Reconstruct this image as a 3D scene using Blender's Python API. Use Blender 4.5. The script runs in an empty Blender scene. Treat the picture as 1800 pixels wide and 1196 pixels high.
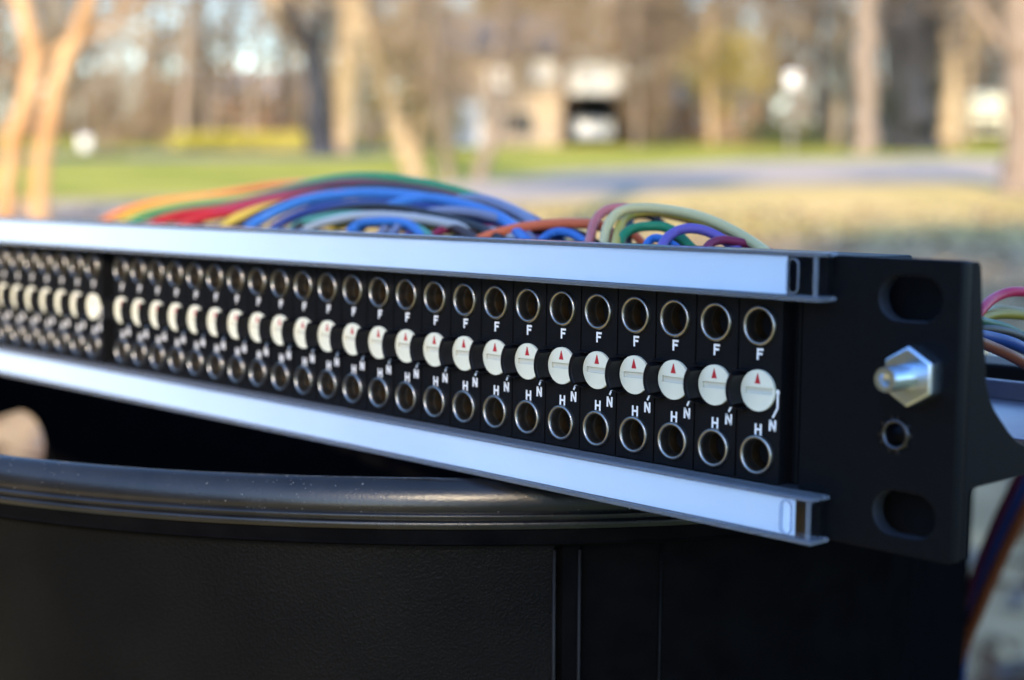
import bpy, bmesh, math, random
import numpy as np
from mathutils import Vector, Matrix
random.seed(7)
rng = np.random.default_rng(7)
S = bpy.context.scene
COL = S.collection

# ------------------------------------------------------------------ camera
CAM_H = 0.75
FPX = 2687.0                      # focal length in pixels of the 1800 px wide photograph
PITCH = math.atan((598 - 215) / FPX)
cam_data = bpy.data.cameras.new('camera')
cam_data.sensor_width = 36.0
cam_data.lens = FPX / 1800 * 36
cam_data.clip_start = 0.01
cam_data.clip_end = 2000
cam_data.dof.use_dof = True
cam_data.dof.focus_distance = 0.262
cam_data.dof.aperture_fstop = 13.6
cam = bpy.data.objects.new('camera', cam_data)
COL.objects.link(cam)
cam.location = (0, 0, CAM_H)
cam.rotation_euler = (math.pi / 2 - PITCH, 0, 0)
S.camera = cam

# ------------------------------------------------------------------ sky, sun, exposure
SUN_AZ = (-0.17, -0.985)           # towards the sun, on the ground plane
SUN_EL = math.radians(26.0)
world = bpy.data.worlds.new('World')
S.world = world
world.use_nodes = True
wn = world.node_tree
for n in list(wn.nodes):
    wn.nodes.remove(n)
sky = wn.nodes.new('ShaderNodeTexSky')
sky.sky_type = 'NISHITA'
sky.sun_disc = False
sky.sun_elevation = SUN_EL
sky.sun_rotation = math.atan2(SUN_AZ[0], SUN_AZ[1])
sky.air_density = 1.0
sky.dust_density = 0.3
sky.ozone_density = 5.0
bg = wn.nodes.new('ShaderNodeBackground')
bg.inputs['Strength'].default_value = 0.15
out = wn.nodes.new('ShaderNodeOutputWorld')
tint = wn.nodes.new('ShaderNodeVectorMath'); tint.operation = 'MULTIPLY'; tint.inputs[1].default_value = (0.97, 1.0, 1.03)
wn.links.new(sky.outputs[0], tint.inputs[0])
wn.links.new(tint.outputs[0], bg.inputs[0])
wn.links.new(bg.outputs[0], out.inputs[0])
sl = bpy.data.lights.new('sun', 'SUN')
sl.energy = 2.45
sl.angle = math.radians(0.53)
sl.color = (1.0, 0.80, 0.55)
sun = bpy.data.objects.new('sun', sl)
COL.objects.link(sun)
sd = Vector((SUN_AZ[0] * math.cos(SUN_EL), SUN_AZ[1] * math.cos(SUN_EL), math.sin(SUN_EL))).normalized()
sun.rotation_euler = sd.to_track_quat('Z', 'Y').to_euler()
S.view_settings.view_transform = 'Standard'
S.view_settings.look = 'None'
S.view_settings.gamma = 1
S.view_settings.use_curve_mapping = False
S.view_settings.exposure = 2.0

# ------------------------------------------------------------------ ray helpers (place things of the real scene where they stand)
_c, _s = math.cos(PITCH), math.sin(PITCH)
def ray(px, py):
    x, y = (px - 900) / FPX, (py - 598) / FPX
    return Vector((x, _c - y * _s, -_s - y * _c))
def at(px, py, Y):
    d = ray(px, py)
    return Vector((0, 0, CAM_H)) + d * (Y / d.y)
def gnd(px, py, z=0.0):
    d = ray(px, py)
    return Vector((0, 0, CAM_H)) + d * ((z - CAM_H) / d.z)
# the patch bay's frame: x along the panel, y into depth, z up; metres
BAY = Matrix(((0.684136, 0.729263, 0.011557, 0.038452), (-0.728899, 0.683061, 0.046197, 0.234267),
              (0.025796, -0.040029, 0.998865, 0.708704), (0, 0, 0, 1)))
BAYI = BAY.inverted()
def bay(px, py, depth):           # point at a given depth (mm) behind the panel's front, in world metres
    o = BAYI @ Vector((0, 0, CAM_H)); d = BAYI.to_3x3() @ ray(px, py)
    return BAY @ (o + d * ((depth * 0.001 - o.y) / d.y))

# ------------------------------------------------------------------ materials
def mat(name, col, rough=0.6, metal=0.0, spec=0.5, noise=None, bump=None, coat=0.0, sheen=None):
    """noise=(scale, colour2, detail, contrast); bump=(scale, strength, distance, kind)"""
    m = bpy.data.materials.new(name); m.use_nodes = True
    nt = m.node_tree; p = nt.nodes['Principled BSDF']
    p.inputs['Base Color'].default_value = (*col, 1)
    p.inputs['Roughness'].default_value = rough
    p.inputs['Metallic'].default_value = metal
    p.inputs['Specular IOR Level'].default_value = spec
    p.inputs['Coat Weight'].default_value = coat
    tc = None
    if noise or bump:
        tc = nt.nodes.new('ShaderNodeTexCoord')
    if noise:
        t = nt.nodes.new('ShaderNodeTexNoise'); t.inputs['Scale'].default_value = noise[0]
        t.inputs['Detail'].default_value = noise[2] if len(noise) > 2 else 4
        k = noise[3] if len(noise) > 3 else 0.2
        r = nt.nodes.new('ShaderNodeValToRGB')
        r.color_ramp.elements[0].position = 0.5 - k; r.color_ramp.elements[1].position = 0.5 + k
        r.color_ramp.elements[0].color = (*col, 1); r.color_ramp.elements[1].color = (*noise[1], 1)
        nt.links.new(tc.outputs['Object'], t.inputs['Vector'])
        nt.links.new(t.outputs['Fac'], r.inputs['Fac'])
        nt.links.new(r.outputs['Color'], p.inputs['Base Color'])
    if bump:
        if bump[3] == 'voronoi':
            t = nt.nodes.new('ShaderNodeTexVoronoi'); o = t.outputs['Distance']
        else:
            t = nt.nodes.new('ShaderNodeTexNoise'); t.inputs['Detail'].default_value = 5; o = t.outputs['Fac']
        t.inputs['Scale'].default_value = bump[0]
        b = nt.nodes.new('ShaderNodeBump'); b.inputs['Strength'].default_value = bump[1]
        b.inputs['Distance'].default_value = bump[2]
        nt.links.new(tc.outputs['Object'], t.inputs['Vector'])
        nt.links.new(o, b.inputs['Height']); nt.links.new(b.outputs['Normal'], p.inputs['Normal'])
    return m

def clear_mat(name, tint, gloss_rough=0.05, base=0.0):
    """thin clear plastic: lets light through, reflects by fresnel"""
    m = bpy.data.materials.new(name); m.use_nodes = True
    nt = m.node_tree; nt.nodes.clear()
    o = nt.nodes.new('ShaderNodeOutputMaterial'); t = nt.nodes.new('ShaderNodeBsdfTransparent')
    g = nt.nodes.new('ShaderNodeBsdfGlossy'); f = nt.nodes.new('ShaderNodeFresnel'); mx = nt.nodes.new('ShaderNodeMixShader')
    t.inputs[0].default_value = (*tint, 1); g.inputs['Roughness'].default_value = gloss_rough
    g.inputs['Color'].default_value = (1, 1, 1, 1); f.inputs['IOR'].default_value = 1.22
    ge = nt.nodes.new('ShaderNodeNewGeometry'); mu = nt.nodes.new('ShaderNodeMath'); mu.operation = 'SUBTRACT'; mu.use_clamp = True
    nt.links.new(f.outputs[0], mu.inputs[0]); nt.links.new(ge.outputs['Backfacing'], mu.inputs[1])
    nt.links.new(mu.outputs[0], mx.inputs[0]); nt.links.new(t.outputs[0], mx.inputs[1]); nt.links.new(g.outputs[0], mx.inputs[2])
    last = mx
    if base:
        d = nt.nodes.new('ShaderNodeBsdfDiffuse'); d.inputs[0].default_value = (0.62, 0.68, 0.75, 1)
        m2 = nt.nodes.new('ShaderNodeMixShader'); m2.inputs[0].default_value = base
        nt.links.new(mx.outputs[0], m2.inputs[1]); nt.links.new(d.outputs[0], m2.inputs[2]); last = m2
    nt.links.new(last.outputs[0], o.inputs[0])
    return m

M = {}
M['anod'] = mat('black_anodised', (0.004, 0.0045, 0.0055), 0.5, spec=0.045, noise=(900, (0.006, 0.0065, 0.008), 3, 0.3), bump=(2500, 0.15, 0.0001, 'noise'))
M['module'] = mat('black_plastic', (0.005, 0.0055, 0.007), 0.45, spec=0.07, noise=(300, (0.008, 0.0085, 0.010), 3, 0.3), bump=(3000, 0.1, 0.0001, 'noise'))
M['collar'] = mat('glossy_black_plastic', (0.005, 0.0055, 0.008), 0.35, spec=0.12)
M['nickel'] = mat('nickel', (0.34, 0.325, 0.30), 0.33, metal=1.0, bump=(900, 0.12, 0.0001, 'noise'))
M['brass'] = mat('brass_bore', (0.16, 0.115, 0.07), 0.35, metal=1.0)
M['dark_bore'] = mat('dark_bore', (0.01, 0.01, 0.01), 0.6)
M['zinc'] = mat('zinc_steel', (0.58, 0.68, 0.80), 0.27, metal=1.0, noise=(700, (0.50, 0.60, 0.72), 3, 0.3), bump=(1500, 0.08, 0.0001, 'noise'))
M['knob'] = mat('ivory_plastic', (0.78, 0.78, 0.64), 0.38, noise=(250, (0.72, 0.72, 0.58), 3, 0.3))
M['slot_shade'] = mat('slot_shade_plastic', (0.60, 0.60, 0.51), 0.7)  # ivory darkened to paint the shade inside the knob slot
M['red'] = mat('red_print', (0.45, 0.012, 0.02), 0.5)
M['print'] = mat('white_print', (0.82, 0.82, 0.82), 0.5)
M['paper'] = mat('blue_white_paper', (0.63, 0.79, 0.97), 0.75, noise=(60, (0.60, 0.755, 0.94), 4, 0.3))
M['clear'] = clear_mat('clear_plastic', (0.95, 0.96, 0.97), 0.04)
M['rail'] = clear_mat('clear_plastic_rail', (0.66, 0.73, 0.84), 0.08, base=0.17)
M['tray'] = mat('grey_aluminium', (0.15, 0.15, 0.20), 0.45, metal=0.6, noise=(120, (0.18, 0.18, 0.23), 3, 0.3))
M['bin'] = mat('black_bin_plastic', (0.0025, 0.0025, 0.003), 0.5, spec=0.0, noise=(140, (0.0045, 0.0045, 0.005), 5, 0.25), bump=(1400, 0.22, 0.0004, 'noise'))
M['rim'] = mat('worn_rim_plastic', (0.007, 0.007, 0.0075), 0.24, spec=0.42, noise=(140, (0.014, 0.014, 0.015), 5, 0.25), bump=(2200, 0.12, 0.0003, 'noise'))
M['seam'] = mat('stitched_seam', (0.008, 0.008, 0.009), 0.5, spec=0.2)
M['edge'] = mat('paler_punched_edge', (0.022, 0.025, 0.032), 0.45, spec=0.3)  # hole walls in a paler grey than the plate
M['steel_dark'] = mat('dull_steel', (0.08, 0.085, 0.10), 0.3, metal=1.0)
M['leather'] = mat('black_leather', (0.0014, 0.0017, 0.0026), 0.46, spec=0.085, noise=(16, (0.0052, 0.0052, 0.0056), 9, 0.14), bump=(2300, 0.4, 0.0003, 'voronoi'))
M['dust'] = mat('dust', (0.5, 0.47, 0.42), 0.9)

mm = 0.001
# ------------------------------------------------------------------ mesh helpers
class MB:
    def __init__(s): s.v = []; s.f = []; s.m = []
    def add(s, vs, fs, mi=0):
        o = len(s.v); s.v += [tuple(v) for v in vs]; s.f += [tuple(i + o for i in f) for f in fs]; s.m += [mi] * len(fs)
    def box(s, a, b, mi=0):
        x0, y0, z0 = a; x1, y1, z1 = b
        s.add([(x0,y0,z0),(x1,y0,z0),(x1,y1,z0),(x0,y1,z0),(x0,y0,z1),(x1,y0,z1),(x1,y1,z1),(x0,y1,z1)],
              [(0,3,2,1),(4,5,6,7),(0,1,5,4),(1,2,6,5),(2,3,7,6),(3,0,4,7)], mi)
    def tube(s, pts, rad, seg=8, mi=0, caps=True):
        pts = [Vector(p) for p in pts]; n = len(pts)
        if not hasattr(rad, '__len__'): rad = [rad] * n
        vs = []; up = None
        for i, p in enumerate(pts):
            t = (pts[min(i + 1, n - 1)] - pts[max(i - 1, 0)])
            t = t.normalized() if t.length > 1e-9 else Vector((0, 0, 1))
            if up is None:
                up = t.orthogonal().normalized()
            else:
                up = (up - t * up.dot(t)); up = up.normalized() if up.length > 1e-6 else t.orthogonal().normalized()
            b = t.cross(up)
            for k in range(seg):
                a = 2 * math.pi * k / seg
                vs.append(p + (up * math.cos(a) + b * math.sin(a)) * rad[i])
        fs = [(i*seg+k, i*seg+(k+1) % seg, (i+1)*seg+(k+1) % seg, (i+1)*seg+k) for i in range(n-1) for k in range(seg)]
        if caps: fs += [tuple(range(seg))[::-1], tuple(range((n-1)*seg, n*seg))]
        s.add(vs, fs, mi)
    def lathe_y(s, prof, cx, cz, seg=32, mis=None):
        """profile of (radius, y) turned round an axis along y; mis gives the material of each band"""
        vs = []; fs = []; n = len(prof)
        for (r, y) in prof:
            for k in range(seg):
                a = 2 * math.pi * k / seg; vs.append((cx + r * math.cos(a), y, cz + r * math.sin(a)))
        for i in range(n - 1):
            s_f = [(i*seg+k, (i+1)*seg+k, (i+1)*seg+(k+1) % seg, i*seg+(k+1) % seg) for k in range(seg)]
            fs.append(s_f)
        o = len(s.v); s.v += vs
        for i, q in enumerate(fs):
            for f in q: s.f.append(tuple(j + o for j in f)); s.m.append(mis[i] if mis else 0)
    def mesh(s, name, mats, smooth=False):
        me = bpy.data.meshes.new(name); me.from_pydata(s.v, [], s.f)
        for m in mats: me.materials.append(m)
        me.polygons.foreach_set('material_index', s.m)
        if smooth: me.polygons.foreach_set('use_smooth', [True] * len(s.f))
        me.update(); return me
    def build(s, name, mats, parent=None, smooth=False, **kw):
        return link(name, s.mesh(name, mats if isinstance(mats, list) else [mats], smooth), parent, **kw)

def link(name, me, parent=None, **kw):
    o = bpy.data.objects.new(name, me); COL.objects.link(o)
    if parent: o.parent = parent
    for k, v in kw.items(): o[k] = v
    return o
def empty(name, loc=(0, 0, 0), **kw):
    o = bpy.data.objects.new(name, None); COL.objects.link(o); o.location = loc
    for k, v in kw.items(): o[k] = v
    return o
def autosmooth(me, ang=35):
    bm = bmesh.new(); bm.from_mesh(me)
    bmesh.ops.recalc_face_normals(bm, faces=bm.faces)
    for f in bm.faces: f.smooth = True
    for e in bm.edges:
        if len(e.link_faces) == 2 and e.calc_face_angle(0) > math.radians(ang): e.smooth = False
    bm.to_mesh(me); bm.free()
def bevel(o, w, seg=2):
    b = o.modifiers.new('bevel', 'BEVEL'); b.width = w; b.segments = seg; b.limit_method = 'ANGLE'; b.angle_limit = math.radians(40)
    return o
def plate(name, loops, y0, y1, material, parent=None, bev=0.0, axis='y', wall_mat=None, **kw):
    """a flat plate with holes: loops of 2-D points (first the outline), given thickness from y0 to y1"""
    cu = bpy.data.curves.new(name, 'CURVE'); cu.dimensions = '2D'; cu.fill_mode = 'BOTH'
    cu.extrude = (y1 - y0) / 2 - bev; cu.bevel_depth = bev; cu.bevel_resolution = 1; cu.offset = -bev
    for lp in loops:
        sp = cu.splines.new('POLY'); sp.points.add(len(lp) - 1); sp.use_cyclic_u = True
        for i, (a, b) in enumerate(lp): sp.points[i].co = (a, b, 0, 1)
    tmp = bpy.data.objects.new('tmp', cu); COL.objects.link(tmp)
    bpy.context.view_layer.update()
    me = bpy.data.meshes.new_from_object(tmp.evaluated_get(bpy.context.evaluated_depsgraph_get()))
    bpy.data.objects.remove(tmp); bpy.data.curves.remove(cu)
    mid = (y0 + y1) / 2
    for v in me.vertices:
        a, b, c = v.co
        v.co = (a, mid + c, b) if axis == 'y' else (mid + c, a, b)
    me.materials.clear(); me.materials.append(material)
    if wall_mat:
        me.materials.append(wall_mat)
        (u0, w0), (u1, w1) = [(min(q[k] for q in loops[0]), max(q[k] for q in loops[0])) for k in (0, 1)]
        for f in me.polygons:
            c = f.center; n = f.normal
            if abs(n.y) < 0.5 and u0 + mm < c.x < w0 - mm and u1 + mm < c.z < w1 - mm and (abs(c.z) > 11*mm): f.material_index = 1
    autosmooth(me)
    return link(name, me, parent, **kw)
def stadium(cx, cz, w, h, n=10):
    """w >= h: lying; otherwise standing"""
    r = min(w, h) / 2; pts = []
    dx, dz = (w / 2 - r, 0) if w >= h else (0, h / 2 - r)
    st = -90 if w >= h else 0
    for k in range(2 * n + 2):
        half = 0 if k <= n else 1
        a = math.radians(st + 180 * ((k - half * (n + 1)) / n) + 180 * half)
        sg = 1 if half == 0 else -1
        pts.append((cx + sg * dx + r * math.cos(a), cz + sg * dz + r * math.sin(a)))
    return pts
def circle(cx, cz, r, n=24):
    return [(cx + r * math.cos(2 * math.pi * k / n), cz + r * math.sin(2 * math.pi * k / n)) for k in range(n)]
def smooth_path(pts, n=6):
    """Catmull-Rom through the points"""
    P = [Vector(p) for p in pts]; P = [P[0] * 2 - P[1]] + P + [P[-1] * 2 - P[-2]]
    o = []
    for i in range(1, len(P) - 2):
        for k in range(n):
            t = k / n; a, b, c, d = P[i-1], P[i], P[i+1], P[i+2]
            o.append(0.5 * ((2*b) + (c - a) * t + (2*a - 5*b + 4*c - d) * t*t + (3*b - a - 3*c + d) * t**3))
    o.append(P[-2]); return o

# ================================================================== GROUND
M['lawn'] = mat('dormant_lawn', (0.62, 0.43, 0.17), 0.95, spec=0.05, noise=(0.5, (0.40, 0.31, 0.095), 9, 0.17), bump=(14, 0.8, 0.05, 'noise'))
M['green'] = mat('green_lawn', (0.16, 0.20, 0.022), 0.95, spec=0.05, noise=(0.32, (0.46, 0.40, 0.085), 9, 0.15), bump=(14, 0.8, 0.05, 'noise'))
M['asphalt'] = mat('pale_driveway', (0.33, 0.275, 0.22), 0.95, spec=0.0, noise=(0.7, (0.42, 0.355, 0.29), 8, 0.25), bump=(60, 0.4, 0.01, 'noise'))
M['street'] = mat('street_asphalt', (0.10, 0.10, 0.10), 0.9, spec=0.2, noise=(0.8, (0.14, 0.14, 0.14), 8, 0.25))
M['bare'] = mat('bare_yard', (0.27, 0.175, 0.085), 0.95, spec=0.1, noise=(3.0, (0.50, 0.34, 0.18), 9, 0.2), bump=(40, 0.8, 0.02, 'noise'))

g = MB(); NX = 60
xs = [-900 + 1800 * i / NX for i in range(NX + 1)]
g.add([(x, y, 0) for y in (-300, -30, -5, 0, 5, 30, 80, 200, 500, 1500) for x in xs],
      [(j*(NX+1)+i, j*(NX+1)+i+1, (j+1)*(NX+1)+i+1, (j+1)*(NX+1)+i) for j in range(9) for i in range(NX)])
g.build('ground', M['lawn'], kind='structure', label='tan dormant winter lawn')
def sheet(name, pts, z, m, **kw):
    b = MB(); n = len(pts); b.add([(p[0], p[1], z) for p in pts], [tuple(range(n))]); return b.build(name, m, **kw)
def ground_poly(up, lo):
    return [gnd(*p) for p in up] + [gnd(*p) for p in reversed(lo)]
# the green lawn on the far side of the driveway
sheet('lawn', [(-40, 15.2), (-6, 15.0), (-2, 16.0), (0, 19.5), (4, 26), (9, 30), (60, 32), (90, 90), (-90, 90)], 0.004, M['green'], kind='structure')
up = [(-500, 362), (0, 360), (250, 356), (550, 342), (850, 318), (1000, 303), (1300, 284), (1800, 277), (2300, 275)]
lo = [(-500, 402), (0, 402), (400, 390), (850, 362), (1000, 353), (1300, 328), (1800, 320), (2300, 318)]
sheet('driveway', ground_poly(up, lo), 0.008, M['asphalt'], kind='structure')
up = [(-900, 271), (300, 270), (620, 268), (800, 256), (1300, 244)]
lo = [(-900, 282), (300, 281), (620, 278), (800, 262), (1300, 246)]
sheet('street', ground_poly(up, lo), 0.008, M['street'], kind='structure')
# the worn yard the bin stands on
yard = [(1.1 * math.cos(a) * (4.6 + 0.5 * math.sin(3 * a + 1) + 0.3 * math.sin(5 * a)) + 2.6, math.sin(a) * (5.2 + 0.4 * math.sin(4 * a)) + 4.6)
        for a in [2 * math.pi * k / 48 for k in range(48)]]
sheet('yard', yard, 0.004, M['bare'], kind='structure')

def litter():
    n = 6500; y = rng.uniform(0.8, 13.5, n); x = rng.uniform(-0.5, 0.5, n) * (1.2 + 1.0 * y)
    c = np.stack([x, y, rng.uniform(0.006, 0.03, n)], 1); a = rng.uniform(0, 6.28, n); l = rng.uniform(0.02, 0.055, n); w = l * rng.uniform(0.4, 0.8, n)
    d = np.stack([np.cos(a) * l, np.sin(a) * l, rng.normal(size=n) * 0.012], 1); e = np.stack([-np.sin(a) * w, np.cos(a) * w, rng.normal(size=n) * 0.012], 1)
    v = np.stack([c - d - e * 0.3, c + e * 0.0 - e, c + d, c + e], 1).reshape(-1, 4, 3); v[..., 2] = np.maximum(v[..., 2], 0.005)
    cols = [mat('fallen_leaf_brown', (0.10, 0.055, 0.03), 0.9, spec=0.1), mat('fallen_leaf_tan', (0.42, 0.30, 0.16), 0.9, spec=0.1), mat('fallen_leaf_grey', (0.16, 0.13, 0.11), 0.9, spec=0.1)]
    f = v.reshape(-1, 3); k = n // 3
    me = bpy.data.meshes.new('leaf_litter'); me.from_pydata(f.tolist(), [], [(4*i, 4*i+1, 4*i+2, 4*i+3) for i in range(n)])
    for m in cols: me.materials.append(m)
    me.polygons.foreach_set('material_index', [i % 3 for i in range(n)]); me.update()
    link('leaf_litter', me, kind='stuff', label='scattered fallen leaves on the yard and lawn', category='leaves')
litter()

# ================================================================== SHADE BLOCK ADDED BEHIND THE CAMERA (out of view, its shadow lies over the yard)
EDGE_X = -4.445
M['siding'] = mat('beige_siding', (0.46, 0.40, 0.30), 0.8, noise=(0.8, (0.52, 0.46, 0.36), 5, 0.3))
M['roof'] = mat('grey_shingles', (0.16, 0.145, 0.13), 0.9, noise=(1.5, (0.24, 0.22, 0.20), 6, 0.25), bump=(6, 0.6, 0.05, 'noise'))
M['white'] = mat('white_paint', (0.80, 0.79, 0.76), 0.6, noise=(0.8, (0.74, 0.73, 0.70), 4, 0.3))
M['glass'] = mat('window_glass', (0.03, 0.035, 0.04), 0.08, spec=0.8)
M['dark'] = mat('dark_interior', (0.03, 0.03, 0.032), 0.9)
M['brick'] = mat('orange_brick', (0.42, 0.20, 0.10), 0.9, noise=(1.0, (0.52, 0.29, 0.15), 6, 0.25), bump=(9, 0.5, 0.02, 'noise'))
M['brickred'] = mat('red_brick', (0.36, 0.15, 0.10), 0.9, noise=(1.0, (0.45, 0.22, 0.15), 6, 0.25), bump=(9, 0.5, 0.02, 'noise'))

def gable_roof(name, x0, x1, y0, y1, z, rise, over, m, parent, along='x', th=0.15):
    b = MB()
    if along == 'x':
        ym = (y0 + y1) / 2; k = rise / ((y1 - y0) / 2)
        for sg, ye in ((1, y0 - over), (-1, y1 + over)):
            ze = z - over * k
            b.add([(x0-over, ye, ze), (x1+over, ye, ze), (x1+over, ym, z+rise), (x0-over, ym, z+rise),
                   (x0-over, ye, ze+th), (x1+over, ye, ze+th), (x1+over, ym, z+rise+th), (x0-over, ym, z+rise+th)],
                  [(0,3,2,1),(4,5,6,7),(0,1,5,4),(1,2,6,5),(2,3,7,6),(3,0,4,7)])
    else:
        xm = (x0 + x1) / 2; k = rise / ((x1 - x0) / 2)
        for xe in (x0 - over, x1 + over):
            ze = z - over * k
            b.add([(xe, y0-over, ze), (xe, y1+over, ze), (xm, y1+over, z+rise), (xm, y0-over, z+rise),
                   (xe, y0-over, ze+th), (xe, y1+over, ze+th), (xm, y1+over, z+rise+th), (xm, y0-over, z+rise+th)],
                  [(0,3,2,1),(4,5,6,7),(0,1,5,4),(1,2,6,5),(2,3,7,6),(3,0,4,7)])
    return b.build(name, m, parent)
def gable_wall(b, x0, x1, y0, y1, z, rise, along):
    """walls with their gable ends, as one closed body"""
    if along == 'x':
        ym = (y0 + y1) / 2
        b.add([(x0,y0,0),(x1,y0,0),(x1,y1,0),(x0,y1,0),(x0,y0,z),(x1,y0,z),(x1,y1,z),(x0,y1,z),(x0,ym,z+rise),(x1,ym,z+rise)],
              [(0,1,5,4),(2,3,7,6),(1,2,6,9,5),(3,0,4,8,7),(4,5,9,8),(6,7,8,9),(3,2,1,0)])
    else:
        xm = (x0 + x1) / 2
        b.add([(x0,y0,0),(x1,y0,0),(x1,y1,0),(x0,y1,0),(x0,y0,z),(x1,y0,z),(x1,y1,z),(x0,y1,z),(xm,y0,z+rise),(xm,y1,z+rise)],
              [(0,1,5,8,4),(2,3,7,9,6),(1,2,6,5),(3,0,4,7),(4,8,9,7),(5,6,9,8),(3,2,1,0)])
def window(parent, x0, x1, z0, z1, y, name='window', m=None, pane=None, proud=0.05):
    f = MB(); t = 0.07
    f.box((x0, y-proud, z0), (x0+t, y, z1)); f.box((x1-t, y-proud, z0), (x1, y, z1))
    f.box((x0+t, y-proud, z0), (x1-t, y, z0+t)); f.box((x0+t, y-proud, z1-t), (x1-t, y, z1))
    f.box((x0+t, y-proud+0.01, (z0+z1)/2-0.02), (x1-t, y, (z0+z1)/2+0.02))
    o = f.build(name, m or M['white'], parent)
    p = MB(); p.box((x0+t+0.002, y-proud+0.025, z0+t+0.002), (x1-t-0.002, y-0.004, z1-t-0.002)); p.build('pane', pane or M['glass'], o)
    return o
h = empty('shade_block', (EDGE_X, -25, 0), label='tall beige block added out of view to shade the patch bay', category='shade_block')
BH = 15.6
b = MB(); b.box((0, -10, 0), (16, 0, BH)); b.build('wall', M['siding'], h)
b = MB(); b.box((-0.0, -10.2, BH + 0.002), (16.2, 0.15, BH + 0.3)); b.build('roof', M['roof'], h)
for x in (1.5, 5, 9, 13):
    for z in (1.0, 4.4, 7.8, 11.2):
        o = window(h, -0.6, 0.6, z, z + 1.5, 0)
        o.matrix_local = Matrix.Translation((x + 0.6, 0, 0)) @ Matrix.Rotation(math.pi, 4, 'Z')

# ================================================================== FAR HOUSE, BRICK HOUSES, CARS
Y = 50.0
def hx(px): return (px - 900) / FPX * Y / _c * 1.0
def hz(py): return at(900, py, Y).z
h = empty('house', (at(940, 255, Y).x, Y, 0), label='pale beige house with white door and white gable beyond the driveway', category='house')
h_off = Matrix.Translation(-Vector(h.location))
def hb(name, m, fn, parent=h):
    b = MB(); fn(b); b.v = [tuple(Vector(v) - Vector(h.location)) for v in b.v]; return b.build(name, m, parent)
X0, X1, X2 = at(770, 200, Y).x, at(985, 200, Y).x, at(1110, 200, Y).x
def main_wall(b):
    gable_wall(b, X0, X1, Y, Y + 7, hz(92), 1.3, 'x')
M['siding_far'] = mat('tan_siding', (0.34, 0.27, 0.19), 0.8, noise=(0.8, (0.42, 0.34, 0.25), 5, 0.3))
hb('wall', M['siding_far'], main_wall)
def main_roof(b):
    z, rise, over, th = hz(92), 1.3, 0.3, 0.15; y0, y1 = Y, Y + 7; ym = (y0+y1)/2; k = rise/((y1-y0)/2)
    for ye in (y0-over, y1+over):
        ze = z - over*k + 0.01
        b.add([(X0-over,ye,ze),(X1+0.1,ye,ze),(X1+0.1,ym,z+rise+0.01),(X0-over,ym,z+rise+0.01),(X0-over,ye,ze+th),(X1+0.1,ye,ze+th),(X1+0.1,ym,z+rise+th),(X0-over,ym,z+rise+th)],
              [(0,3,2,1),(4,5,6,7),(0,1,5,4),(1,2,6,5),(2,3,7,6),(3,0,4,7)])
hb('roof', M['roof'], main_roof)
# the carport wing: open front, white gable panel above
def wing(b):
    z = hz(166)
    b.box((X1, Y+1.0, 0), (X1+0.15, Y+7, z)); b.box((X2-0.15, Y-1.5, 0), (X2, Y+7, z)); b.box((X1+0.15, Y+6.8, 0), (X2-0.15, Y+7, z))
hb('carport', M['dark'], wing)
def gab(b):
    z0, z1 = hz(166), hz(112); x0, x1 = at(998, 1, Y).x, at(1092, 1, Y).x
    b.add([(x0, Y-1.6, z0), (x1, Y-1.6, z0), (x1, Y-1.6, z1+0.08), (x0, Y-1.6, z1-0.12), (x0, Y-1.4, z0), (x1, Y-1.4, z0), (x1, Y-1.4, z1+0.08), (x0, Y-1.4, z1-0.12)],
          [(0,3,2,1),(4,5,6,7),(0,1,5,4),(1,2,6,5),(2,3,7,6),(3,0,4,7)])
hb('gable', M['white'], gab)
def wr(b):
    z = hz(108)
    b.box((X1-0.1, Y-1.4+0.003, hz(166)+0.003), (X2+0.2, Y+7, hz(150))); b.box((X1-0.1, Y-1.75, z), (X2+0.3, Y+7.2, z+0.12))
hb('carport_roof', M['roof'], wr)
dr = hb('door', M['white'], lambda b: b.box((at(804,1,Y).x, Y-0.10, hz(258)+0.02), (at(847,1,Y).x, Y-0.01, hz(178))))
hb('door_handle', M['dark'], lambda b: b.box((at(842,1,Y).x, Y-0.14, 0.9), (at(844.5,1,Y).x, Y-0.102, 1.02)), dr)
for (a, bx, c, d) in ((856, 894, 120, 164), (936, 976, 108, 150)):
    f = MB(); x0, x1, z0, z1 = at(a,1,Y).x, at(bx,1,Y).x, hz(d), hz(c)
    f.box((x0, Y-0.06, z0), (x1, Y-0.003, z1)); f.v = [tuple(Vector(v) - Vector(h.location)) for v in f.v]
    o = f.build('window', M['white'], h)
    f = MB(); f.box((x0+0.07, Y-0.075, z0+0.07), (x1-0.07, Y-0.061, z0+0.16)); f.v = [tuple(Vector(v) - Vector(h.location)) for v in f.v]
    f.build('pane', M['glass'], o)
for (a, bx) in ((880, 940), ):
    f = MB(); x0, x1, z0, z1 = at(a,1,Y).x, at(bx,1,Y).x, hz(238), hz(196)
    f.box((x0, Y-0.05, z0), (x1, Y-0.003, z1)); f.v = [tuple(Vector(v) - Vector(h.location)) for v in f.v]
    o = f.build('window', M['siding'], h)
    f = MB(); f.box((x0+0.07, Y-0.065, z0+0.07), (x1-0.07, Y-0.051, z1-0.07)); f.v = [tuple(Vector(v) - Vector(h.location)) for v in f.v]
    f.build('pane', M['glass'], o)

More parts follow.
